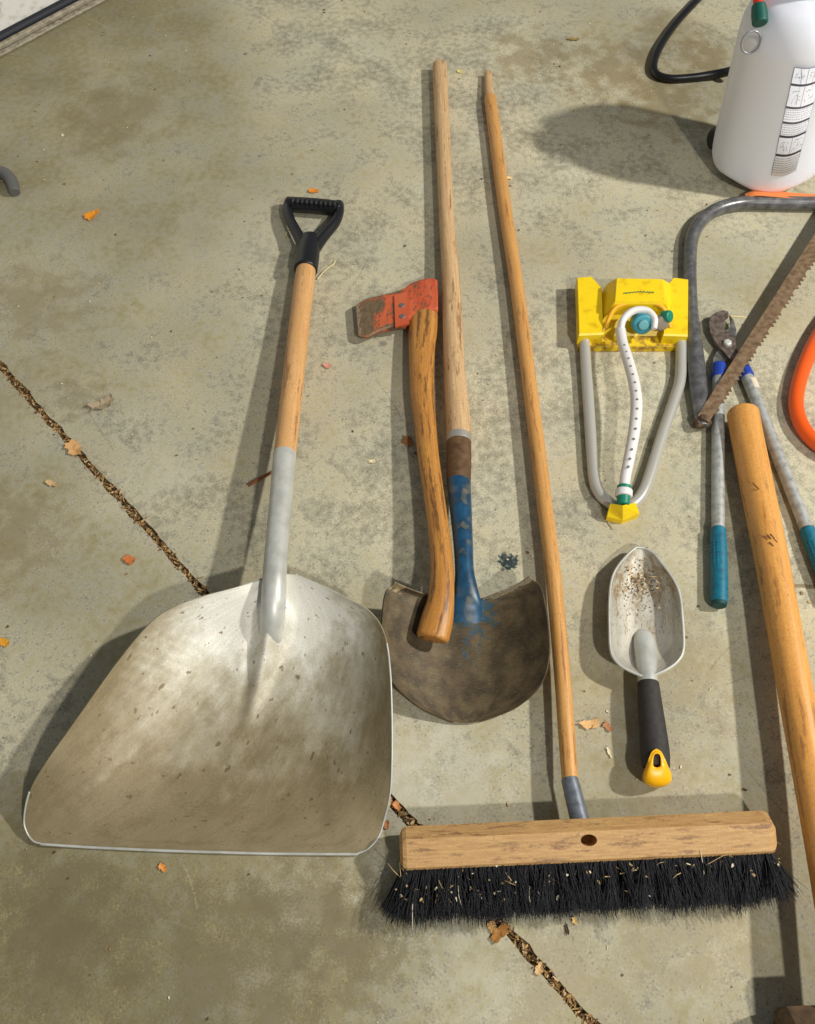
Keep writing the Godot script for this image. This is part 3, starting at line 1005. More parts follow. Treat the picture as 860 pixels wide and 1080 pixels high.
# ======================================================= axe
func build_axe():
	var t := thing("axe", "single bit axe with worn orange-red head and curved wooden handle", "axe", at(450, 480))
	# stations from the cutting edge to the poll: lower px, upper px, half thickness
	var st := [
		[[381, 358.5], [377, 319], 0.0006], [[378.5, 354], [375.5, 322], 0.0012], [[387, 356.5], [386, 316.5], 0.0035], [[402, 350], [402, 313], 0.0062], [[416, 346.5], [416, 310.5], 0.0085],
		[[428, 344], [427, 307.5], 0.0115], [[433, 340], [434, 303], 0.0135], [[447, 336], [447, 299.5], 0.0150], [[458, 334], [457, 298.5], 0.0145], [[462, 332.5], [461.5, 300.5], 0.0130]]
	var secs := []
	var hm := 0.017
	for k in range(1, st.size()):
		var s = st[k]
		var lo := at(s[0][0], s[0][1], hm)
		var hi := at(s[1][0], s[1][1], hm)
		var hh: float = s[2]
		var d := hi - lo
		var loop := []
		for e in [[0.0, 0.55], [0.03, 0.9], [0.10, 1.0], [0.5, 1.04], [0.90, 1.0], [0.97, 0.9], [1.0, 0.55], [1.0, -0.55], [0.97, -0.9], [0.9, -1.0], [0.1, -1.0], [0.03, -0.9], [0.0, -0.55]]:
			loop.append(lo + d * e[0] + Vector3(0, hh * e[1], 0))
		secs.append(loop)
	var cols := []
	for k in secs[0].size():
		var line := []
		for sc in secs:
			line.append(sc[k])
		cols.append(resample(line, 4))
	var fine := []
	for q in cols[0].size():
		var loop := []
		for k in cols.size():
			loop.append(cols[k][q])
		fine.append(loop)
	var mb := MB.new()
	loft(mb, fine)
	var head := part("head", mb, M.axe_head, t)
	mb = MB.new()
	# riveted band across the cheek
	prism(mb, [at(417, 344.5, hm + 0.0118), at(432, 341.0, hm + 0.0150), at(431, 306.5, hm + 0.0150), at(416, 311.5, hm + 0.0118)], Vector3(0, -0.004, 0))
	part("band", mb, M.axe_head, head)
	for p in [[424, 322.5], [424.5, 334]]:
		mb = MB.new()
		disc(mb, at(p[0], p[1], hm + 0.0125), Vector3(-0.15, 1, 0), 0.0055, 0.0022, 14, 0.5)
		part("rivet", mb, M.rivet, head)
	mb = MB.new()
	prism(mb, [at(441, 300.5, hm + 0.0120), at(458, 299, hm + 0.0118), at(455, 294.5, hm + 0.004), at(442, 296, hm + 0.004)], Vector3(0, -0.010, 0))
	part("eye_end", mb, M.steel_dark, head)
	mb = MB.new()
	sweep_px(mb, [[447.5, 333, 0.0185, 30, 0.62], [446.5, 350, 0.019, 30.5, 0.65], [445, 372, 0.021, 27.5, 0.7], [445.5, 415, 0.025, 25, 0.8], [449, 450, 0.029, 23, 0.85], [452.5, 485, 0.033, 22.5, 0.85], [457.5, 520, 0.0375, 22.5, 0.85], [463, 560, 0.043, 23, 0.85], [466.5, 600, 0.0475, 24.5, 0.85], [465.5, 630, 0.0485, 28, 0.8], [461.5, 652, 0.047, 34, 0.72], [456.8, 671, 0.045, 35.5, 0.66]], 7, 24, 0.005)
	part("handle", mb, M.wood_axe, t)

# ======================================================= push broom
func build_push_broom():
	var t := thing("push_broom", "push broom with long wooden handle and black bristles", "broom", at(620, 900))
	var hr := 0.056
	var left := at(421.5, 889.5, hr)
	var right := at(821, 871.5, hr)
	var ax := (right - left).normalized()
	var out := ax.cross(Vector3.UP).normalized()
	if out.z < 0:
		out = -out
	# cross-section, from the ridge: (towards the viewer, up)
	var sec := [Vector2(0.0, 0.0), Vector2(0.0250, -0.011), Vector2(0.0270, -0.015), Vector2(0.011, -0.050), Vector2(0.006, -0.052), Vector2(-0.020, -0.040), Vector2(-0.0235, -0.036), Vector2(-0.0205, -0.010), Vector2(-0.004, 0.0008)]
	var secs := []
	for e in [[0.0, 0.62], [0.008, 0.93], [0.018, 1.0], [0.30, 1.0], [0.62, 1.0], [0.975, 1.0], [0.99, 0.90], [1.0, 0.6]]:
		var loop := []
		var o := left.lerp(right, e[0])
		for s in sec:
			var q: Vector2 = Vector2(0.004, -0.024) + (s - Vector2(0.004, -0.024)) * e[1]
			loop.append(o + out * q.x + Vector3.UP * q.y)
		secs.append(loop)
	var mb := MB.new()
	loft(mb, secs)
	# uv along the length so that the grain runs along the block
	for i in mb.v.size():
		var r := mb.v[i] - left
		var back := mb.n[i].dot(out) < -0.15
		mb.t[i] = Vector2((0.2 if back else 0.5) + (r.dot(out) + r.y * (2.0 if back else -2.0)) * 6.0, r.dot(ax) / 0.7 + 0.07)
	var csg := CSGMesh3D.new()
	csg.name = "block"
	csg.mesh = mb.mesh()
	csg.material = M.wood_block
	csg.position = -t.position
	t.add_child(csg)
	var cut := CSGCylinder3D.new()
	cut.name = "handle_hole"
	cut.operation = CSGShape3D.OPERATION_SUBTRACTION
	cut.radius = 0.0085
	cut.height = 0.05
	cut.sides = 20
	cut.material = M.wood_block
	csg.add_child(cut)
	cut.position = at(621, 886, hr - 0.004)
	cut.rotation = Vector3(deg_to_rad(20), 0, 0)
	cut.scale = Vector3(1.12, 1, 0.78)
	# bristles
	mb = MB.new()
	var rng := RandomNumberGenerator.new()
	rng.seed = 23
	var len_axis := (right - left).length()
	var base := Vector2(0.021, -0.031)
	var dirb := Vector2(0.93, -0.36).normalized()
	for col in 80:
		for row in 5:
			var f := 0.012 + 0.976 * (col + 0.5 * (row % 2)) / 80.0
			var k := (row - 2) / 2.0
			var rt := base + Vector2(-dirb.y, dirb.x).normalized() * (-0.0165 * k)
			var lean := rng.randfn(0, 0.14)
			var lift := rng.randfn(0, 0.10)
			var cut_len := rng.randfn(0, 0.0030)
			for n in 38:
				var o := left + ax * (f * len_axis + rng.randfn(0, 0.0012)) + out * (rt.x + rng.randfn(0, 0.001)) + Vector3.UP * (rt.y + rng.randfn(0, 0.001))
				var edge := 0.0
				if f < 0.10:
					edge = -(0.10 - f) * 7.0
				if f > 0.92:
					edge = (f - 0.92) * 8.0
				var side := edge * rng.randf_range(0.3, 0.9) + lean + rng.randfn(0, 0.12)
				var fall := dirb + Vector2(0, 1) * (-k * 0.22 + lift + rng.randfn(0, 0.10))
				var d := (out * fall.x + Vector3.UP * fall.y + ax * side).normalized()
				var ln := 0.049 + 0.005 * sin(f * 37.0) * 0.4 + rng.randfn(0, 0.0028) + cut_len + 0.004 * (1.0 - f)
				var m := o + d * ln * 0.55
				var e := o + d * ln + Vector3(rng.randfn(0, 0.0036), -0.003, rng.randfn(0, 0.0030))
				m.y = maxf(m.y, 0.0015)
				e.y = maxf(e.y, 0.0012)
				hair(mb, [o, m, e], 0.00042)
	var br := part("bristles", mb, M.bristle, t)
	br.set_meta("kind", "stuff")
	mb = MB.new()
	sweep_px(mb, [[601, 822, 0.0305, 18], [604.5, 836, 0.0315, 19], [609.5, 856, 0.033, 20], [612.5, 868, 0.034, 20.5]], 4, 20, 0.002)
	part("sleeve", mb, M.sleeve, t)
	mb = MB.new()
	sweep_px(mb, [[517.2, 104, 0.0115, 13], [522, 140, 0.0125, 13.4], [532, 215, 0.014, 14], [545, 300, 0.0155, 14.6], [558, 400, 0.018, 15.4], [567, 470, 0.020, 16], [575.5, 540, 0.0215, 16.4], [584, 610, 0.0235, 17], [593, 710, 0.0265, 17.4], [599, 790, 0.0295, 17.8], [601.5, 826, 0.0307, 17]], 7, 20, 0.002)
	part("handle", mb, M.wood_broom, t)
	mb = MB.new()
	sweep_px(mb, [[515, 78, 0.0095, 8], [515.5, 88, 0.010, 9], [516.3, 98, 0.011, 10], [517.2, 105, 0.0115, 10.5]], 4, 14, 0.0015)
	var tip := part("whittled_end", mb, M.wood_shovel, t)
	tip.set_meta("label", "pale whittled tip of the handle")

func hair(mb: MB, p: Array, r: float):
	for i in p.size() - 1:
		var a: Vector3 = p[i]
		var b: Vector3 = p[i + 1]
		var d := (b - a).normalized()
		var s := d.cross(Vector3(0.2, 0.9, 0.3)).normalized()
		var u := s.cross(d)
		var r0 := r if i == 0 else r * 0.9
		var r1 := r * (0.9 if i == 0 else 0.45)
		for k in 3:
			var n0 := s * cos(TAU * k / 3) + u * sin(TAU * k / 3)
			var n1 := s * cos(TAU * (k + 1) / 3) + u * sin(TAU * (k + 1) / 3)
			mb.squad(a + n0 * r0, a + n1 * r0, b + n1 * r1, b + n0 * r1, n0, n1, n1, n0)

# ======================================================= hand scoop
func build_hand_scoop():
	var t := thing("hand_scoop", "small cast aluminium hand scoop with black grip and yellow end", "scoop", at(682, 690))
	var rows := [
		[at(671.5, 577, 0.0195), at(675, 576.5, 0.019), at(679, 577.3, 0.0195)],
		[at(661.5, 585.5, 0.023), at(675.5, 588, 0.012), at(689.5, 583.5, 0.023)],
		[at(651, 598.5, 0.028), at(676, 602, 0.006), at(699.5, 595.5, 0.028)],
		[at(645.3, 612, 0.031), at(677.5, 614, 0.003), at(709.5, 609, 0.031)],
		[at(643, 632, 0.033), at(679, 632, 0.0025), at(717, 626, 0.033)],
		[at(643, 660, 0.035), at(680.5, 658, 0.003), at(720.3, 655, 0.035)],
		[at(644.3, 686, 0.035), at(681.5, 682, 0.005), at(721, 684, 0.035)],
		[at(651.5, 699, 0.035), at(682, 697, 0.013), at(715, 697, 0.035)],
		[at(664, 707, 0.035), at(682, 706, 0.025), at(703, 706, 0.035)],
		[at(677, 712.5, 0.035), at(682, 713, 0.0345), at(688, 712.5, 0.035)],
	]
	var g := dish(rows, 36, 6, 3.4)
	var mb := MB.new()
	shell(mb, g, 0.0022)
	part("bowl", mb, M.cast_alu, t)
	# rounded rim
	mb = MB.new()
	var rim := []
	for i in g.size():
		rim.append(g[i][0] + Vector3(0, -0.0006, 0))
	rim.reverse()
	for i in range(1, g.size()):
		rim.append(g[i][-1] + Vector3(0, -0.0006, 0))
	var rr := []
	for p in rim:
		rr.append(0.0016)
	sweep(mb, rim, rr, rr, 8, Vector3.UP, 0.0005)
	part("rim", mb, M.alu, t)
	mb = MB.new()
	sweep_px(mb, [[678.5, 669, 0.001, 18, 0.6], [679.5, 676, 0.006, 22, 0.7], [681, 692, 0.013, 22], [682, 706, 0.021, 21], [683, 716, 0.0255, 21], [684, 724, 0.027, 21]], 5, 18, 0.004)
	part("tang", mb, M.alu, t)
	mb = MB.new()
	sweep_px(mb, [[683.8, 721, 0.0268, 22.5], [685.5, 740, 0.027, 25], [688.5, 768, 0.026, 28], [691, 792, 0.0245, 30], [692, 808, 0.0235, 29]], 7, 22, 0.002)
	part("grip", mb, M.black_rubber, t)
	mb = MB.new()
	# teardrop end with a hanging slot right through it
	var outer := [[692.5, 789.5], [697.5, 792.5], [701.5, 800], [705.5, 809], [708.8, 817], [708, 824.5], [702, 829.3], [693.5, 830.8], [685.5, 829.5], [679, 825], [677.8, 817.5], [681, 809], [684.5, 800], [688, 792.5]]
	var inner := [[693, 795], [695.3, 795.8], [696.6, 798.5], [696.9, 802], [696.9, 805.5], [696.4, 807.8], [695, 808.8], [693, 809.2], [691, 808.8], [689.6, 807.8], [689.2, 805.5], [689.3, 802], [689.6, 798.5], [690.8, 795.8]]
	var og := []
	var ig := []
	for e in outer + [outer[0]]:
		og.append(Vector2(e[0], e[1]))
	for e in inner + [inner[0]]:
		ig.append(Vector2(e[0], e[1]))
	og = resample(og, 3)
	ig = resample(ig, 3)
	var ring := []
	for q in og.size() - 1:
		var row := []
		for e in [[0.06, 0.008], [0.0, 0.014], [0.0, 0.021], [0.03, 0.029], [0.10, 0.035], [0.26, 0.0405], [0.55, 0.044], [0.86, 0.0452], [0.97, 0.0442], [1.0, 0.042], [1.0, 0.008]]:
			var pp: Vector2 = og[q].lerp(ig[q], e[0])
			var drop := clampf((pp.y - 806.0) / 25.0, 0.0, 1.0) * 0.0065
			var lift := clampf((814.0 - pp.y) / 12.0, 0.0, 1.0)
			var hh: float = e[1] - drop * (e[1] / 0.04)
			if e[1] > 0.02:
				hh = lerpf(hh, maxf(hh, 0.0432), lift)
			row.append(at(pp.x, pp.y, hh))
		ring.append(row)
	var Q := ring.size()
	for q in Q:
		for c in 11:
			var quad := []
			var nrm := []
			for e in [[q, c], [q + 1, c], [q + 1, c + 1], [q, c + 1]]:
				var a: int = e[0] % Q
				var b: int = e[1] % 11
				quad.append(ring[a][b])
				var du: Vector3 = ring[(a + 1) % Q][b] - ring[(a + Q - 1) % Q][b]
				var dv: Vector3 = ring[a][(b + 1) % 11] - ring[a][(b + 10) % 11]
				nrm.append(dv.cross(du).normalized())
			mb.squad(quad[0], quad[1], quad[2], quad[3], nrm[0], nrm[1], nrm[2], nrm[3])
	part("end_cap", mb, M.yellow_cap, t)

# ======================================================= oscillating sprinkler
func build_sprinkler():
	var t := thing("lawn_sprinkler", "yellow oscillating lawn sprinkler with pale tubular frame", "sprinkler", at(668, 340))
	var body := Node3D.new()
	body.name = "housing"
	body.position = at(668, 340) - t.position
	t.add_child(body)
	var hw := 0.034
	# tray under everything
	var mb := MB.new()
	var tray := []
	for e in [[0.001, 1.0], [0.012, 1.0], [0.014, 0.97]]:
		var c := at(668, 348, e[0])
		var loop := []
		for q in [[611, 315], [726, 315], [727, 366], [610, 366]]:
			loop.append(c + (at(q[0], q[1], 0.012) + Vector3(0, e[0] - 0.012, 0) - c) * e[1])
		tray.append(loop)
	loft(mb, tray)
	part("tray", mb, M.yellow_dirty, body)
	# wings: a block with a notched inner corner
	for w in [[[609, 292], [624, 291], [635, 303], [637, 352], [611, 353]], [[726.5, 294], [711, 292], [702, 303], [700, 353], [726, 354]]]:
		mb = MB.new()
		var top := []
		for q in w:
			top.append(at(q[0], q[1], hw))
		var mid := Vector3.ZERO
		for p in top:
			mid += p
		mid /= 5.0
		var l0 := []; var l1 := []; var l2 := []
		for p in top:
			l0.append(mid + (p - mid) * 0.965)
			l1.append(p + Vector3(0, -0.0025, 0))
			l2.append(mid + (p - mid) * 1.02 + Vector3(0, -hw + 0.0125, 0))
		loft(mb, [l0, l1, l2])
		part("wing", mb, M.yellow, body)
	# raised middle: bright top, sloping cheeks, arched front
	mb = MB.new()
	var hc := 0.062
	var topc := [at(650, 293, hc), at(700, 294, hc), at(702, 318.5, hc), at(648, 318.5, hc)]
	var basec := [at(634, 304, 0.033), at(712, 304, 0.033), at(709, 346, 0.033), at(632, 346, 0.033)]
	var midc := [at(650, 293, hc), at(700, 294, hc), at(702.5, 320, hc - 0.002), at(647.5, 320, hc - 0.002)]
	for i in 4:
		midc[i] += Vector3(0, -0.002, 0)
		basec[i].y = 0.014
	var c0: Vector3 = (topc[0] + topc[1] + topc[2] + topc[3]) * 0.25
	var l0 := []
	for p in topc:
		l0.append(c0 + (p - c0) * 0.96)
	var lowc := [at(640, 300, 0.036), at(708, 300, 0.036), at(707, 332, 0.036), at(638, 332, 0.036)]
	loft(mb, [l0, midc, lowc, basec])
	part("gear_cover", mb, M.yellow, body)
	# arched mouth in front of the gear
	mb = MB.new()
	sweep(mb, resample([at(639, 345, 0.034), at(648, 326, 0.052), at(664, 320, 0.056), at(688, 320, 0.056), at(701, 327, 0.052), at(707, 345, 0.034)], 5), resample([0.004, 0.004, 0.004, 0.004, 0.004, 0.004], 5), resample([0.004, 0.004, 0.004, 0.004, 0.004, 0.004], 5), 10)
	part("arch", mb, M.yellow_deep, body)
	# the maker's script, too small to read: a green scribble
	mb = MB.new()
	var scr := []
	var rs := []
	for k in 26:
		var f := k / 25.0
		scr.append(at(658, 309.6, hc + 0.0006).lerp(at(690, 308.4, hc + 0.0006), f) + Vector3(0.001 * sin(k * 3.7), 0, -0.0014 * sin(k * 2.3) * (0.4 + 1.1 * absf(sin(k * 0.9 + 1.0))) - 0.0026 * sin(f * PI)))
		rs.append(0.0010)
	var flat_r := []
	for k in 26:
		flat_r.append(0.0004)
	sweep(mb, scr, rs, flat_r, 6, Vector3.UP, 0.0003)
	part("script_mark", mb, M.green_ink, body)
	# gear, dial, knobs
	mb = MB.new()
	sweep(mb, resample([at(655, 352, 0.045), at(657, 338, 0.056), at(668, 328, 0.062), at(682, 328, 0.062), at(690, 336, 0.058), at(690, 346, 0.052)], 5), resample([0.0055, 0.006, 0.006, 0.006, 0.006, 0.005], 5), resample([0.006, 0.007, 0.007, 0.007, 0.007, 0.006], 5), 12)
	part("clamp", mb, M.white_plastic, t)
	mb = MB.new()
	var dn := Vector3(0.0, 0.55, 0.83).normalized()
	disc(mb, at(675, 339, 0.040), dn, 0.0165, 0.022, 24, 0.12)
	var dial := part("dial", mb, M.teal_knob, t)
	mb = MB.new()
	disc(mb, at(675, 339, 0.040) + dn * 0.021, dn, 0.0085, 0.006, 18, 0.2)
	part("dial_boss", mb, mat(c8(104, 168, 172), 0.4), dial)
	mb = MB.new()
	disc(mb, at(696, 340, 0.036), dn, 0.0125, 0.013, 16, 0.2)
	part("inlet", mb, M.grey_plastic, t)
	mb = MB.new()
	disc(mb, at(700, 334, 0.044), Vector3(0.6, 0.6, 0.5).normalized(), 0.010, 0.014, 12, 0.2)
	part("hose_cap", mb, M.green_plastic, t)
	# bent frame legs
	mb = MB.new()
	sweep_px(mb, [[616.5, 352, 0.018, 11.5], [617.5, 375, 0.012, 11.5], [620.5, 420, 0.0105, 12], [624, 470, 0.0105, 12.3], [627, 505, 0.0105, 12.5], [633, 521, 0.0105, 12.5], [643, 530, 0.0105, 12.5], [652, 536, 0.0105, 12.5]], 6, 16, 0.002)
	part("frame_leg", mb, M.frame_tube, t)
	mb = MB.new()
	sweep_px(mb, [[718, 352, 0.018, 11.5], [718.5, 375, 0.012, 11.5], [717.5, 400, 0.0105, 12], [712, 420, 0.0105, 12], [697, 464, 0.0105, 12.2], [685, 503, 0.0105, 12.5], [678, 520, 0.0105, 12.5], [670, 530, 0.0105, 12.5], [660, 536, 0.0105, 12.5]], 6, 16, 0.002)
	part("frame_leg", mb, M.frame_tube, t)
	# arched spray tube with its row of holes
	var path := [[654.5, 348, 0.046, 11], [657, 362, 0.050, 11], [662.5, 380, 0.055, 11.5], [668.5, 402, 0.058, 12], [671.5, 425, 0.059, 12.5], [669.5, 452, 0.056, 12.5], [664.5, 480, 0.050, 12], [660, 502, 0.041, 11.5], [658.5, 516, 0.034, 11]]
	mb = MB.new()
	sweep_px(mb, path, 6, 16, 0.002)
	var tube := part("spray_tube", mb, M.white_plastic, t)
	for k in 15:
		var f := 0.14 + 0.68 * k / 14.0
		var x: float = f * 8.0
		var i := mini(int(x), 7)
		var a: Array = path[i]
		var b: Array = path[i + 1]
		var u: float = x - i
		var p := at(lerpf(a[0], b[0], u) + 1.3, lerpf(a[1], b[1], u), lerpf(a[2], b[2], u) + 0.0086)
		mb = MB.new()
		disc(mb, p, Vector3(0.15, 1, 0.15).normalized(), 0.0019, 0.0012, 8, 0.2)
		part("nozzle", mb, M.nozzle, tube)
	# foot at the narrow end
	mb = MB.new()
	var ft := [at(644, 531, 0.030), at(657, 533, 0.036), at(671, 530, 0.030), at(674.5, 542, 0.012), at(657, 549, 0.010), at(640.5, 545, 0.012)]
	var low := []
	for p in ft:
		low.append(Vector3(p.x, 0.0, p.z))
	var mid2: Vector3 = (ft[1] + ft[4]) * 0.5
	for i in 6:
		var a: Vector3 = ft[i]
		var b: Vector3 = ft[(i + 1) % 6]
		mb.quad(a, b, low[(i + 1) % 6], low[i], (a + b) * 0.5 - Vector3(mid2.x, (a.y + b.y) * 0.5, mid2.z))
	mb.quad(ft[0], ft[1], ft[4], ft[5], Vector3.UP)
	mb.quad(ft[1], ft[2], ft[3], ft[4], Vector3.UP)
	for i in range(1, 5):
		mb.flat(low[0], low[i], low[i + 1], Vector3.DOWN)
	part("foot", mb, M.yellow, t)
	mb = MB.new()
	sweep_px(mb, [[658.5, 513.5, 0.034, 15], [658.3, 518, 0.033, 15]], 2, 16, 0.002)
	part("green_ring", mb, M.green_plastic, t)
	mb = MB.new()
	sweep_px(mb, [[658.2, 518, 0.033, 18.5], [658, 522.5, 0.032, 18.5]], 2, 16, 0.0025)
	part("white_ring", mb, M.white_plastic, t)
	mb = MB.new()
	sweep_px(mb, [[658, 522, 0.032, 14], [657.5, 531, 0.030, 14]], 2, 16, 0.003)
	part("end_plug", mb, M.green_plastic, t)

# ======================================================= loppers
func build_loppers():
	var t := thing("loppers", "bypass loppers with dark jaws, grey tube handles and teal grips", "loppers", at(775, 420))
	var mb := MB.new()
	var hook := [[749.5, 350], [748, 340], [750.5, 333], [756, 329], [763, 327], [768, 328.5], [769, 333], [764.5, 336], [762.5, 341], [764, 347], [769, 351], [776, 357], [777, 367], [781, 376], [790, 386], [784, 393], [776, 386], [768, 376], [761, 368], [753, 358]]
	var top := []
	for q in hook:
		top.append(at(q[0], q[1], 0.0175))
	prism(mb, top, Vector3(0, -0.006, 0))
	part("hook_jaw", mb, M.jaw, t)
	mb = MB.new()
	top = []
	for q in [[770, 332], [774, 338], [777, 348], [776, 358], [772, 366], [768, 372], [767, 388], [752, 388], [752.5, 378], [757, 369], [760, 361], [762, 352], [765, 349], [770, 346], [771.5, 340]]:
		top.append(at(q[0], q[1], 0.0115))
	prism(mb, top, Vector3(0, -0.005, 0))
	part("cutting_jaw", mb, M.steel_dark, t)
	mb = MB.new()
	disc(mb, at(767, 362.5, 0.017), Vector3.UP, 0.0072, 0.006, 6, 0.3)
	part("pivot_bolt", mb, M.steel_bright, t)
	for h in [[[[758.5, 386, 0.0115, 15], [758, 398, 0.0115, 15]], [[758, 396, 0.0115, 12.5], [757.5, 480, 0.0115, 13.5], [757.5, 561, 0.0115, 14]], [[757.5, 559, 0.0125, 16], [758, 580, 0.0125, 17.5], [758.5, 615, 0.0125, 18.5], [758.5, 634, 0.0125, 18]], [758.5, 634.5, 0.0125, 16.5, 758.5, 637.5]],
		[[[783, 387, 0.0125, 15], [788, 397, 0.0122, 15]], [[787, 395, 0.0122, 12.5], [819, 476, 0.0115, 13.5], [852, 561, 0.0115, 14]], [[851.5, 559, 0.0125, 16], [860, 581, 0.0125, 17.5], [873, 615, 0.0125, 18.5], [880, 634, 0.0125, 18]], [880.5, 635, 0.0125, 16.5, 882, 638]]]:
		mb = MB.new()
		sweep_px(mb, h[0], 3, 16, 0.002)
		part("blue_collar", mb, M.blue_collar, t)
		mb = MB.new()
		sweep_px(mb, h[1], 5, 16, 0.001)
		part("handle_tube", mb, M.alu_dull, t)
		mb = MB.new()
		sweep_px(mb, h[2], 5, 18, 0.003)
		var gr := part("grip", mb, M.teal_grip, t)
		for k in 8:
			for s in 3:
				var f := 0.22 + 0.045 * k
				var a := at(h[2][0][0], h[2][0][1], 0.0125)
				var b := at(h[2][3][0], h[2][3][1], 0.0125)
				var c := a.lerp(b, f)
				var r := metres(c, 17.6) * 0.5
				var ang := 0.35 + s * 0.42
				var sd := (b - a).normalized().cross(Vector3.UP)
				mb = MB.new()
				disc(mb, c + (Vector3.UP * sin(ang) + sd * cos(ang)) * r * 0.98, (Vector3.UP * sin(ang) + sd * cos(ang)).normalized(), 0.0015, 0.0011, 7, 0.4)
				part("grip_stud", mb, M.teal_grip, gr)
		mb = MB.new()
		var e: Array = h[3]
		sweep_px(mb, [[e[0], e[1], e[2], e[3]], [e[4], e[5], e[2], e[3]]], 2, 16, 0.003)
		part("grip_end", mb, M.teal_end, t)
	mb = MB.new()
	sweep_px(mb, [[791.5, 402, 0.0122, 13.2], [795.5, 412, 0.012, 13.2]], 2, 16, 0.0003)
	part("paper_sticker", mb, M.sticker, t)

# ======================================================= bow saw
func build_bow_saw():
	var t := thing("bow_saw", "bow saw with grey steel tube frame and rusty toothed blade", "saw", at(735, 400))
	var mb := MB.new()
	sweep_px(mb, [[905, 213.5, 0.014, 14], [860, 214.5, 0.014, 14], [810, 214, 0.0135, 14], [780, 214.5, 0.0135, 14], [756, 221, 0.0135, 14], [740, 233, 0.0135, 14], [730.5, 250, 0.0135, 14], [728, 275, 0.0135, 13.5], [728.5, 315, 0.0135, 14], [730.5, 345, 0.014, 15.5, 0.9], [734, 380, 0.014, 18.5, 0.75], [737.5, 415, 0.014, 18.5, 0.7], [740, 436, 0.014, 16.5, 0.7], [740.5, 448, 0.014, 14, 0.65]], 6, 20, 0.003)
	part("frame", mb, M.saw_frame, t)
	# blade with raker teeth on the lower side
	mb = MB.new()
	var up0 := [736.0, 438.0, 0.0235]
	var up1 := [905.0, 176.0, 0.040]
	var lo0 := [748.0, 445.0, 0.0235]
	var lo1 := [915.0, 187.5, 0.040]
	var n := 64
	var ev := func(a: Array, b: Array, f: float, off := 0.0) -> Vector3:
		return at(lerpf(a[0], b[0], f) + off * 0.84, lerpf(a[1], b[1], f) + off * 0.54, lerpf(a[2], b[2], f))
	var top := []
	for k in n + 1:
		top.append(ev.call(up0, up1, float(k) / n))
	for k in range(n, -1, -1):
		var f := float(k) / n
		if k > 2:
			top.append(ev.call(lo0, lo1, f, 4.0 if k % 4 != 0 else 0.5))
			top.append(ev.call(lo0, lo1, f - 0.45 / n, 0.0))
		else:
			top.append(ev.call(lo0, lo1, f))
	# a long strip, built piece by piece
	var N2 := n + 1
	for k in n:
		var a: Vector3 = ev.call(up0, up1, float(k) / n)
		var b: Vector3 = ev.call(up0, up1, float(k + 1) / n)
		var c: Vector3 = ev.call(lo0, lo1, float(k + 1) / n)
		var d: Vector3 = ev.call(lo0, lo1, float(k) / n)
		prism(mb, [a, b, c, d], Vector3(0, -0.0016, 0))
		if k > 1 and k % 5 != 4:
			var tip: Vector3 = ev.call(lo0, lo1, (k + 0.42) / n, 2.8)
			var e0: Vector3 = ev.call(lo0, lo1, (k + 0.08) / n)
			var e1: Vector3 = ev.call(lo0, lo1, (k + 0.82) / n)
			prism(mb, [e0, tip, e1], Vector3(0, -0.0015, 0))
	part("blade", mb, M.saw_blade, t)
	mb = MB.new()
	disc(mb, at(742, 441, 0.0215), Vector3.UP, 0.0058, 0.0045, 10, 0.3)
	part("blade_pin", mb, M.rust_dark, t)
	mb = MB.new()
	bbox(mb, at(741, 446, 0.013), Basis(Vector3.UP, 0.2), Vector3(0.026, 0.014, 0.016), 0.003)
	part("blade_clamp", mb, M.rust_dark, t)

# ======================================================= sledge hammer
func build_sledge():
	var t := thing("sledge_hammer", "thick varnished wooden tool handle with a rusty steel head", "hammer", at(840, 740))
	var mb := MB.new()
	sweep_px(mb, [[784, 437, 0.028, 33], [788, 460, 0.0285, 33], [800, 520, 0.030, 34], [813, 585, 0.034, 34.5], [826, 655, 0.038, 35], [841, 740, 0.043, 36], [856, 820, 0.048, 37], [872, 910, 0.054, 38], [889, 1010, 0.060, 40], [903, 1090, 0.064, 42]], 7, 26, 0.006)
	part("handle", mb, M.wood_sledge, t)
	# branded marks on the handle
	for q in [[807.5, 567], [811.5, 566], [815, 565.5], [818, 570], [814, 574], [796, 511], [799, 514]]:
		mb = MB.new()
		bbox(mb, at(q[0], q[1], 0.0562 if q[1] > 540 else 0.0538), Basis(Vector3.UP, 0.5), Vector3(0.0018, 0.0012, 0.008), 0.0003)
		part("burned_mark", mb, mat(c8(120, 76, 40), 0.7), t)
	mb = MB.new()
	var hc := at(934, 1098, 0.04)
	var secs := []
	for e in [[-0.105, 0.030], [-0.100, 0.034], [-0.05, 0.036], [0.05, 0.036], [0.1, 0.034], [0.105, 0.03]]:
		var loop := []
		for k in 8:
			var a := TAU * (k + 0.5) / 8
			loop.append(hc + Vector3(e[0], sin(a) * e[1] - 0.003, cos(a) * e[1]))
		secs.append(loop)
	loft(mb, secs)
	part("head", mb, M.rust_dark, t)

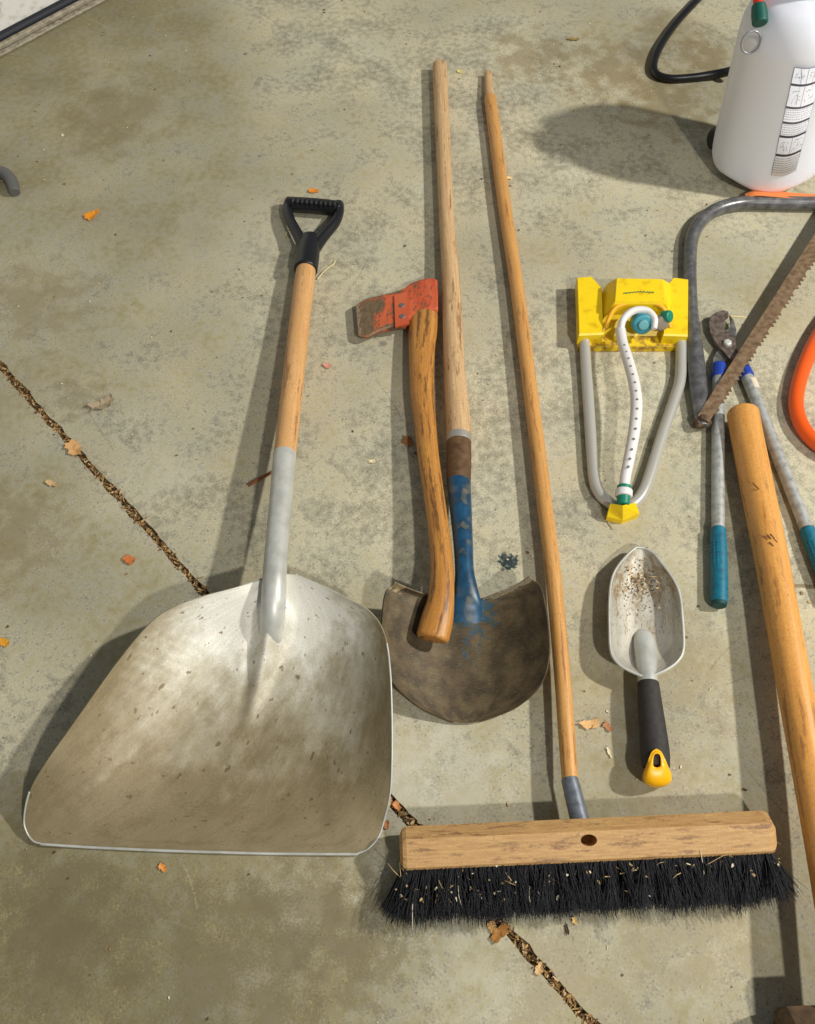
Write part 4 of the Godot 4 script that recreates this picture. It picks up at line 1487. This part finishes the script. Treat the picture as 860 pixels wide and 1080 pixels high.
# ======================================================= orange tube frame
func build_orange_frame():
	var mb := MB.new()
	sweep_px(mb, [[905, 300, 0.0135, 15.5], [880, 330, 0.0135, 15.5], [862, 357, 0.0135, 15.5], [848, 387, 0.0135, 15.5], [840.5, 415, 0.0135, 15.5], [841, 435, 0.0135, 15.5], [849, 454, 0.0135, 15.5], [866, 471, 0.0135, 15.5], [890, 484, 0.0135, 15.5], [920, 492, 0.0135, 15.5]], 7, 18, 0.003)
	single("tube_frame", mb, M.orange_paint, "bright orange bent tube frame lying on the concrete beside the loppers", "tool frame", at(860, 420))
	mb = MB.new()
	var g := []
	for e in [[786, 207.5, 0.010], [797, 204, 0.016], [815, 205, 0.016], [840, 207, 0.014], [870, 208.5, 0.014], [900, 208, 0.014]]:
		g.append([at(e[0], e[1] - 3.5, e[2] + 0.004), at(e[0], e[1] + 2.0, e[2] + 0.012)])
	var gg := []
	for i in 2:
		var col := []
		for r in g:
			col.append(r[i])
		gg.append(resample(col, 6))
	shell(mb, gg, 0.0012)
	single("fabric_strap", mb, M.orange_strap, "flat pale orange strap lying across the saw's steel tube", "strap", at(840, 208))

# ======================================================= pump sprayer
var tank_base := Vector3.ZERO
var tank_basis := Basis.IDENTITY
var tank_prof := []

func tank_point(ang: float, h: float, lift := 0.0) -> Vector3:
	var r := 0.1
	for i in tank_prof.size() - 1:
		if h >= tank_prof[i].y and h <= tank_prof[i + 1].y:
			r = lerpf(tank_prof[i].x, tank_prof[i + 1].x, (h - tank_prof[i].y) / maxf(1e-5, tank_prof[i + 1].y - tank_prof[i].y))
	return tank_base + tank_basis * Vector3(cos(ang) * (r + lift), h, sin(ang) * (r + lift))

# where the line of sight through a pixel meets the tank
func tank_hit(x: float, y: float, lift := 0.0) -> Vector3:
	var far := at(x, y)
	var eye := Vector3(0, EYE, 0)
	var inv := tank_basis.inverse()
	for k in 900:
		var p := eye.lerp(far, 0.45 + 0.6 * k / 900.0)
		var l := inv * (p - tank_base)
		var r := 0.0
		for i in tank_prof.size() - 1:
			if l.y >= tank_prof[i].y and l.y <= tank_prof[i + 1].y:
				r = tank_prof[i].x
		var a := atan2(l.z, l.x)
		r *= 1.0 + 0.035 * (1.0 - cos(4.0 * a)) * 0.5
		if Vector2(l.x, l.z).length() < r:
			return p + tank_basis * Vector3(cos(a), 0, sin(a)) * lift
	return far

func build_sprayer():
	var foot := at(803, 178)
	tank_base = Vector3(foot.x, 0.004, foot.z)
	tank_basis = Basis(Vector3.BACK, deg_to_rad(4.0)) 
	var t := thing("pump_sprayer", "white plastic pump sprayer tank with a black hose", "sprayer", tank_base)
	tank_prof = [Vector2(0.0001, 0.012), Vector2(0.06, 0.012), Vector2(0.076, 0.004), Vector2(0.086, 0.006), Vector2(0.095, 0.018), Vector2(0.099, 0.035), Vector2(0.101, 0.10), Vector2(0.103, 0.20), Vector2(0.104, 0.262), Vector2(0.101, 0.285), Vector2(0.092, 0.308), Vector2(0.078, 0.326), Vector2(0.058, 0.338), Vector2(0.045, 0.346), Vector2(0.044, 0.372), Vector2(0.0001, 0.372)]
	var prof := []
	for e in resample(tank_prof, 4):
		prof.append(Vector2(maxf(e.x, 0.0001), e.y))
	tank_prof = prof
	var mb := MB.new()
	lathe(mb, prof, tank_base, tank_basis, 64, 0.035)
	# feet: the lower rim rises between four corners
	for i in mb.v.size():
		var l := tank_basis.inverse() * (mb.v[i] - tank_base)
		if l.y < 0.05:
			var a := atan2(l.z, l.x)
			mb.v[i] += tank_basis * Vector3(0, 0.016 * (1.0 - l.y / 0.05) * (0.5 - 0.5 * cos(4.0 * a - 0.3)), 0)
	part("tank", mb, M.tank, t)
	# printed instruction label
	mb = MB.new()
	var g := []
	for i in 13:
		var row := []
		for j in 13:
			var lp := Vector2(838.5, 70).lerp(Vector2(813.5, 184), i / 12.0)
			var rp := Vector2(869, 66).lerp(Vector2(839, 179), i / 12.0)
			var xy := lp.lerp(rp, j / 12.0) + Vector2(0, 3.0 * sin(PI * j / 12.0))
			row.append(tank_hit(xy.x, xy.y, 0.0022))
		g.append(row)
	for i in 12:
		for j in 12:
			var q := [g[i][j], g[i][j + 1], g[i + 1][j + 1], g[i + 1][j]]
			var nn := []
			for p in q:
				nn.append((p - (tank_base + tank_basis * Vector3(0, 0.1, 0))).normalized())
			mb.squad(q[0], q[1], q[2], q[3], nn[0], nn[1], nn[2], nn[3], Vector2(j / 12.0, i / 12.0), Vector2((j + 1) / 12.0, i / 12.0), Vector2((j + 1) / 12.0, (i + 1) / 12.0), Vector2(j / 12.0, (i + 1) / 12.0))
	var lm := mat(Color.WHITE, 0.45, 0, label_tex())
	part("instruction_label", mb, lm, t)
	# ring and green nozzle with red tip hung on the tank's shoulder
	mb = MB.new()
	var rc := tank_hit(798, 40, 0.012)
	var ring := []
	var rr := []
	for k in 25:
		var a := TAU * k / 24.0
		ring.append(rc + tank_basis * Vector3(cos(a) * 0.0150, sin(a) * 0.0165, 0.006 - sin(a) * 0.004))
		rr.append(0.0017)
	sweep(mb, ring, rr, rr, 8, Vector3(0, 0.2, 0.95), 0.0004)
	part("ring", mb, M.clear_ring, t)
	mb = MB.new()
	var n0 := tank_hit(808.5, 21, 0.012)
	var n1 := tank_hit(810.5, 5, 0.016)
	sweep(mb, [n0, n0.lerp(n1, 0.5), n1], [0.0125, 0.0128, 0.0115], [0.0125, 0.0128, 0.0115], 16, Vector3.BACK, 0.003)
	part("nozzle_nut", mb, M.dark_green, t)
	mb = MB.new()
	sweep(mb, [n1, n1 + (n1 - n0) * 0.9], [0.008, 0.0085], [0.008, 0.0085], 12, Vector3.BACK, 0.002)
	part("nozzle_tip", mb, M.red_plastic, t)
	# hose loop
	mb = MB.new()
	sweep_px(mb, [[775, 74, 0.03, 9], [757, 78, 0.012, 9], [730, 82, 0.0075, 8.4], [706, 83, 0.0075, 8.4], [692, 78, 0.0075, 8.4], [690, 66, 0.0075, 8], [697, 48, 0.0075, 8], [712, 26, 0.007, 7.6], [728, 8, 0.007, 7.6], [748, -12, 0.007, 7.2], [775, -35, 0.007, 7.2]], 8, 14, 0.002)
	part("hose", mb, M.hose, t)
	# dark base boss that shows beside the tank
	mb = MB.new()
	disc(mb, at(757, 146, 0.03), Vector3(-0.8, 0.2, 0.3).normalized(), 0.021, 0.012, 18, 0.3)
	part("hose_socket", mb, M.hose, t)

func label_tex() -> ImageTexture:
	var W := 192
	var H := 384
	var im := Image.create(W, H, false, Image.FORMAT_RGB8)
	im.fill(c8(226, 226, 230))
	var ink := c8(92, 90, 94)
	var pale := c8(186, 186, 188)
	var rng := RandomNumberGenerator.new()
	rng.seed = 77
	var bands := [0.15, 0.36, 0.50, 0.63, 0.80]
	for b in bands:
		im.fill_rect(Rect2i(0, int(b * H), W, 8), c8(56, 52, 58))
	im.fill_rect(Rect2i(0, 0, 2, H), ink)
	im.fill_rect(Rect2i(W - 2, 0, 2, H), ink)
	im.fill_rect(Rect2i(0, 0, W, 2), ink)
	for c in [[0.0, 0.36], [0.63, 0.80]]:
		im.fill_rect(Rect2i(W / 2, int(c[0] * H), 3, int((c[1] - c[0]) * H)), ink)
	# little line drawings in the boxes
	for box in [[0.02, 0.03, 0.46, 0.13], [0.54, 0.03, 0.98, 0.13], [0.02, 0.19, 0.46, 0.35], [0.54, 0.19, 0.98, 0.35], [0.02, 0.66, 0.46, 0.79], [0.54, 0.66, 0.98, 0.79]]:
		for k in 16:
			var x := int(lerpf(box[0], box[2], rng.randf_range(0.1, 0.8)) * W)
			var y := int(lerpf(box[1], box[3], rng.randf_range(0.1, 0.8)) * H)
			if k % 2 == 0:
				im.fill_rect(Rect2i(x, y, rng.randi_range(6, 18), 2), c8(142, 142, 146))
			else:
				im.fill_rect(Rect2i(x, y, 2, rng.randi_range(6, 16)), c8(142, 142, 146))
	# rows of fine print
	for r in [[0.39, 0.49], [0.53, 0.62], [0.84, 0.98]]:
		var y: float = r[0]
		while y < r[1]:
			var x := 6
			while x < W - 10:
				var l := rng.randi_range(4, 14)
				im.fill_rect(Rect2i(x, int(y * H), l, 3), pale * 0.82)
				x += l + 4
			y += 0.021
	im.generate_mipmaps()
	return ImageTexture.create_from_image(im)

# ======================================================= odds and ends
func build_small_things():
	var mb := MB.new()
	sweep_px(mb, [[-26, 196, 0.012, 13], [-12, 184, 0.014, 13], [2, 182, 0.015, 13], [11, 189, 0.014, 13], [15.5, 202, 0.010, 12]], 7, 14, 0.003)
	single("rubber_hose", mb, M.grey_rubber, "end of a dark grey rubber hose curving onto the bare concrete", "hose", at(5, 190))

func scrap(px: float, py: float, len_px: float, wid_px: float, yaw: float, col: Color, called: String, label: String, category: String, group := "", h := 0.0):
	var mb := MB.new()
	mb.col = lin(col)
	var rng := RandomNumberGenerator.new()
	rng.seed = int(px * 13 + py * 7)
	var p := at(px, py, h + 0.001)
	var m := metres(p, 1.0)
	flake(mb, p, len_px * m * 0.85, wid_px * m * 0.85, yaw, 0.04, rng, 0.35, 9)
	single(called, mb, M.flake, label, category, p, group)

func straw(pts: Array, col: Color, called: String, label: String, category: String, r := 0.0009, group := ""):
	var mb := MB.new()
	mb.col = lin(col)
	var p := []
	var rr := []
	for e in pts:
		p.append(at(e[0], e[1], e[2] if e.size() > 2 else 0.002))
		rr.append(r)
	sweep(mb, resample(p, 5), resample(rr, 5), resample(rr, 5), 7, Vector3.UP, 0.0004)
	single(called, mb, M.flake, label, category, at(pts[0][0], pts[0][1]), group)

func build_debris():
	scrap(97, 228, 19, 11, -0.9, c8(232, 150, 30), "dry_leaf", "small yellow-orange dry leaf alone on the bare concrete", "leaf")
	scrap(331, 202, 12, 7, 1.5, c8(226, 140, 40), "dry_leaf", "tiny orange leaf scrap just beyond the black D-shaped grip", "leaf")
	scrap(430, 466, 14, 13, 0.3, c8(150, 100, 54), "wood_chip", "square brown bark chip beside the axe handle", "wood chip")
	scrap(137, 591, 14, 11, 0.9, c8(196, 116, 56), "wood_chip", "orange-brown chip on the concrete near the scoop shovel's back corner", "wood chip")
	scrap(5, 678, 14, 10, 1.2, c8(214, 152, 40), "dry_leaf", "yellow leaf scrap at the edge of the scoop shovel's shadow", "leaf")
	scrap(345, 386, 11, 7, 1.4, c8(214, 150, 128), "wood_chip", "pinkish chip between the scoop's shaft and the axe head", "wood chip")
	scrap(622, 764, 22, 13, 1.7, c8(218, 176, 118), "wood_shaving", "pale curled wood shaving beside the broom handle", "wood shaving")
	scrap(641, 767, 12, 9, 0.6, c8(176, 122, 84), "wood_shaving", "reddish end of crumbled shaving near the hand scoop's grip", "wood shaving")
	scrap(643, 794, 13, 4, 0.35, c8(228, 214, 176), "wood_sliver", "thin cream sliver on the floor left of the hand scoop's grip", "splinter")
	scrap(110, 426, 30, 17, -1.0, c8(170, 152, 122), "mud_flake", "dull beige flake of dried mud above the diagonal joint", "mud flake")
	scrap(78, 474, 22, 16, 0.7, c8(212, 164, 106), "seed_husk", "crumpled tan seed husk clump sitting on the diagonal joint", "seed husk")
	scrap(55, 510, 16, 8, 1.2, c8(206, 172, 124), "seed_husk", "pair of pale husks below the diagonal joint", "seed husk")
	scrap(172, 915, 12, 7, 0.8, c8(224, 148, 70), "dry_leaf", "small orange scrap in front of the scoop shovel's lip", "leaf")
	scrap(537, 188, 8, 5, 1.3, c8(240, 214, 160), "wood_sliver", "cream splinter touching the broom handle's upper part", "splinter")
	scrap(485, 76, 7, 5, 1.0, c8(216, 204, 120), "seed_husk", "yellowish husk between the two long handle ends", "seed husk")
	scrap(527, 984, 26, 13, -0.7, c8(160, 108, 48), "dry_leaf", "brown crumpled leaf at the joint in front of the broom bristles", "leaf")
	scrap(519, 978, 14, 10, 0.4, c8(206, 160, 96), "seed_husk", "tan husk beside the brown leaf at the bristles", "seed husk")
	scrap(569, 1022, 15, 10, -0.5, c8(214, 176, 122), "seed_husk", "large tan seed husk lodged in the joint below the broom", "seed husk")
	scrap(606, 971, 9, 6, 0.5, c8(222, 186, 120), "seed_husk", "small pale husk lying free of the joint before the bristles", "seed husk")
	scrap(598, 980, 11, 4, 0.1, c8(70, 54, 36), "wood_sliver", "dark brown splinter lying before the bristles", "splinter")
	scrap(408, 870, 10, 7, 0.0, c8(190, 130, 84), "seed_husk", "reddish husk near the scoop shovel's front corner", "seed husk")
	scrap(419, 850, 12, 8, 0.7, c8(206, 140, 84), "seed_husk", "orange husk in the joint between scoop shovel and broom", "seed husk")
	scrap(605, 42, 14, 4, 1.4, c8(150, 126, 66), "wood_sliver", "short brown twig scrap on the floor beyond the broom handle", "splinter")
	scrap(393, 487, 5, 9, 0.2, c8(228, 214, 170), "wood_sliver", "cream speck of wood left of the axe handle", "splinter")
	straw([[262, 512, 0.004], [272, 506, 0.005], [287, 498, 0.004]], c8(140, 84, 48), "twig", "reddish brown twig under the scoop shovel's socket", "twig", 0.0026)
	straw([[335, 294, 0.003], [343, 285, 0.004], [351, 279, 0.003], [354, 275, 0.002]], c8(228, 212, 160), "straw_stalk", "pale straw stalk poking out beside the scoop shovel's shaft", "straw", 0.0011)
	straw([[298, 252], [303, 245], [305, 243]], c8(216, 200, 150), "straw_stalk", "short pale straw next to the black grip's arm", "straw", 0.0010)
	straw([[632, 532], [638, 545], [647, 558]], c8(198, 176, 130), "straw_stalk", "thin straw curling out from the sprinkler's foot", "straw", 0.0007)
	straw([[771, 333.5, 0.02], [780, 334, 0.02], [787, 335, 0.019]], c8(232, 216, 150), "straw_stalk", "yellow straw caught at the tip of the lopper jaws", "straw", 0.0011)
	# grit scattered all over the floor
	var rng := RandomNumberGenerator.new()
	rng.seed = 99
	var mb := MB.new()
	var cols := [c8(214, 200, 164), c8(196, 166, 112), c8(120, 92, 56), c8(84, 70, 48), c8(226, 214, 184), c8(150, 122, 76)]
	for k in 620:
		var p := Vector3(rng.randf_range(-1.0, 1.0), 0.0006, rng.randf_range(-2.1, 0.02))
		mb.col = lin(cols[rng.randi() % cols.size()])
		var s := rng.randf_range(0.0012, 0.0042) * (1.7 if rng.randf() < 0.08 else 1.0)
		flake(mb, p, s, s * rng.randf_range(0.35, 0.9), rng.randf() * TAU, rng.randf_range(-0.15, 0.15), rng)
	var st := single("floor_grit", mb, M.flake, "tiny pale and brown crumbs scattered over the concrete floor", "grit", Vector3(0, 0, -1))
	st.set_meta("kind", "stuff")
	# chaff caught in the bristles
	mb = MB.new()
	for k in 300:
		var f := rng.randf_range(0.02, 0.98)
		var q := at(lerpf(408, 832, f), lerpf(938, 905, f) + rng.randfn(0, 11.0), 0.032)
		q.y = 0.034 + rng.randf_range(-0.004, 0.008)
		mb.col = lin(cols[[0, 1, 4, 1, 5][rng.randi() % 5]])
		if k % 6 == 0:
			var d := Vector3(rng.randfn(0, 0.006), rng.randfn(0, 0.002), rng.randfn(0, 0.006))
			hair(mb, [q, q + d + Vector3(0, 0.003, 0), q + d * 2.0 + Vector3(0.003, 0, 0)], 0.0006)
		else:
			flake(mb, q, rng.randf_range(0.0012, 0.006), rng.randf_range(0.0008, 0.003), rng.randf() * TAU, rng.randf_range(-0.6, 0.6), rng)
	st = single("bristle_chaff", mb, M.flake, "bits of straw and chaff caught in the black broom bristles", "debris", at(620, 930))
	st.set_meta("kind", "stuff")
	# crumbs of soil in the hand scoop
	mb = MB.new()
	for k in 90:
		var q := at(rng.randfn(676, 10), rng.randfn(614, 13), 0.012)
		q.y = 0.010 + rng.randf_range(0.0, 0.006)
		mb.col = lin(cols[[1, 2, 3, 5, 4, 2][rng.randi() % 6]])
		flake(mb, q, rng.randf_range(0.0015, 0.005), rng.randf_range(0.001, 0.003), rng.randf() * TAU, rng.randf_range(-0.5, 0.5), rng)
	st = single("scoop_crumbs", mb, M.flake, "crumbs of dry soil in the hand scoop's bowl", "soil", at(676, 614))
	st.set_meta("kind", "stuff")
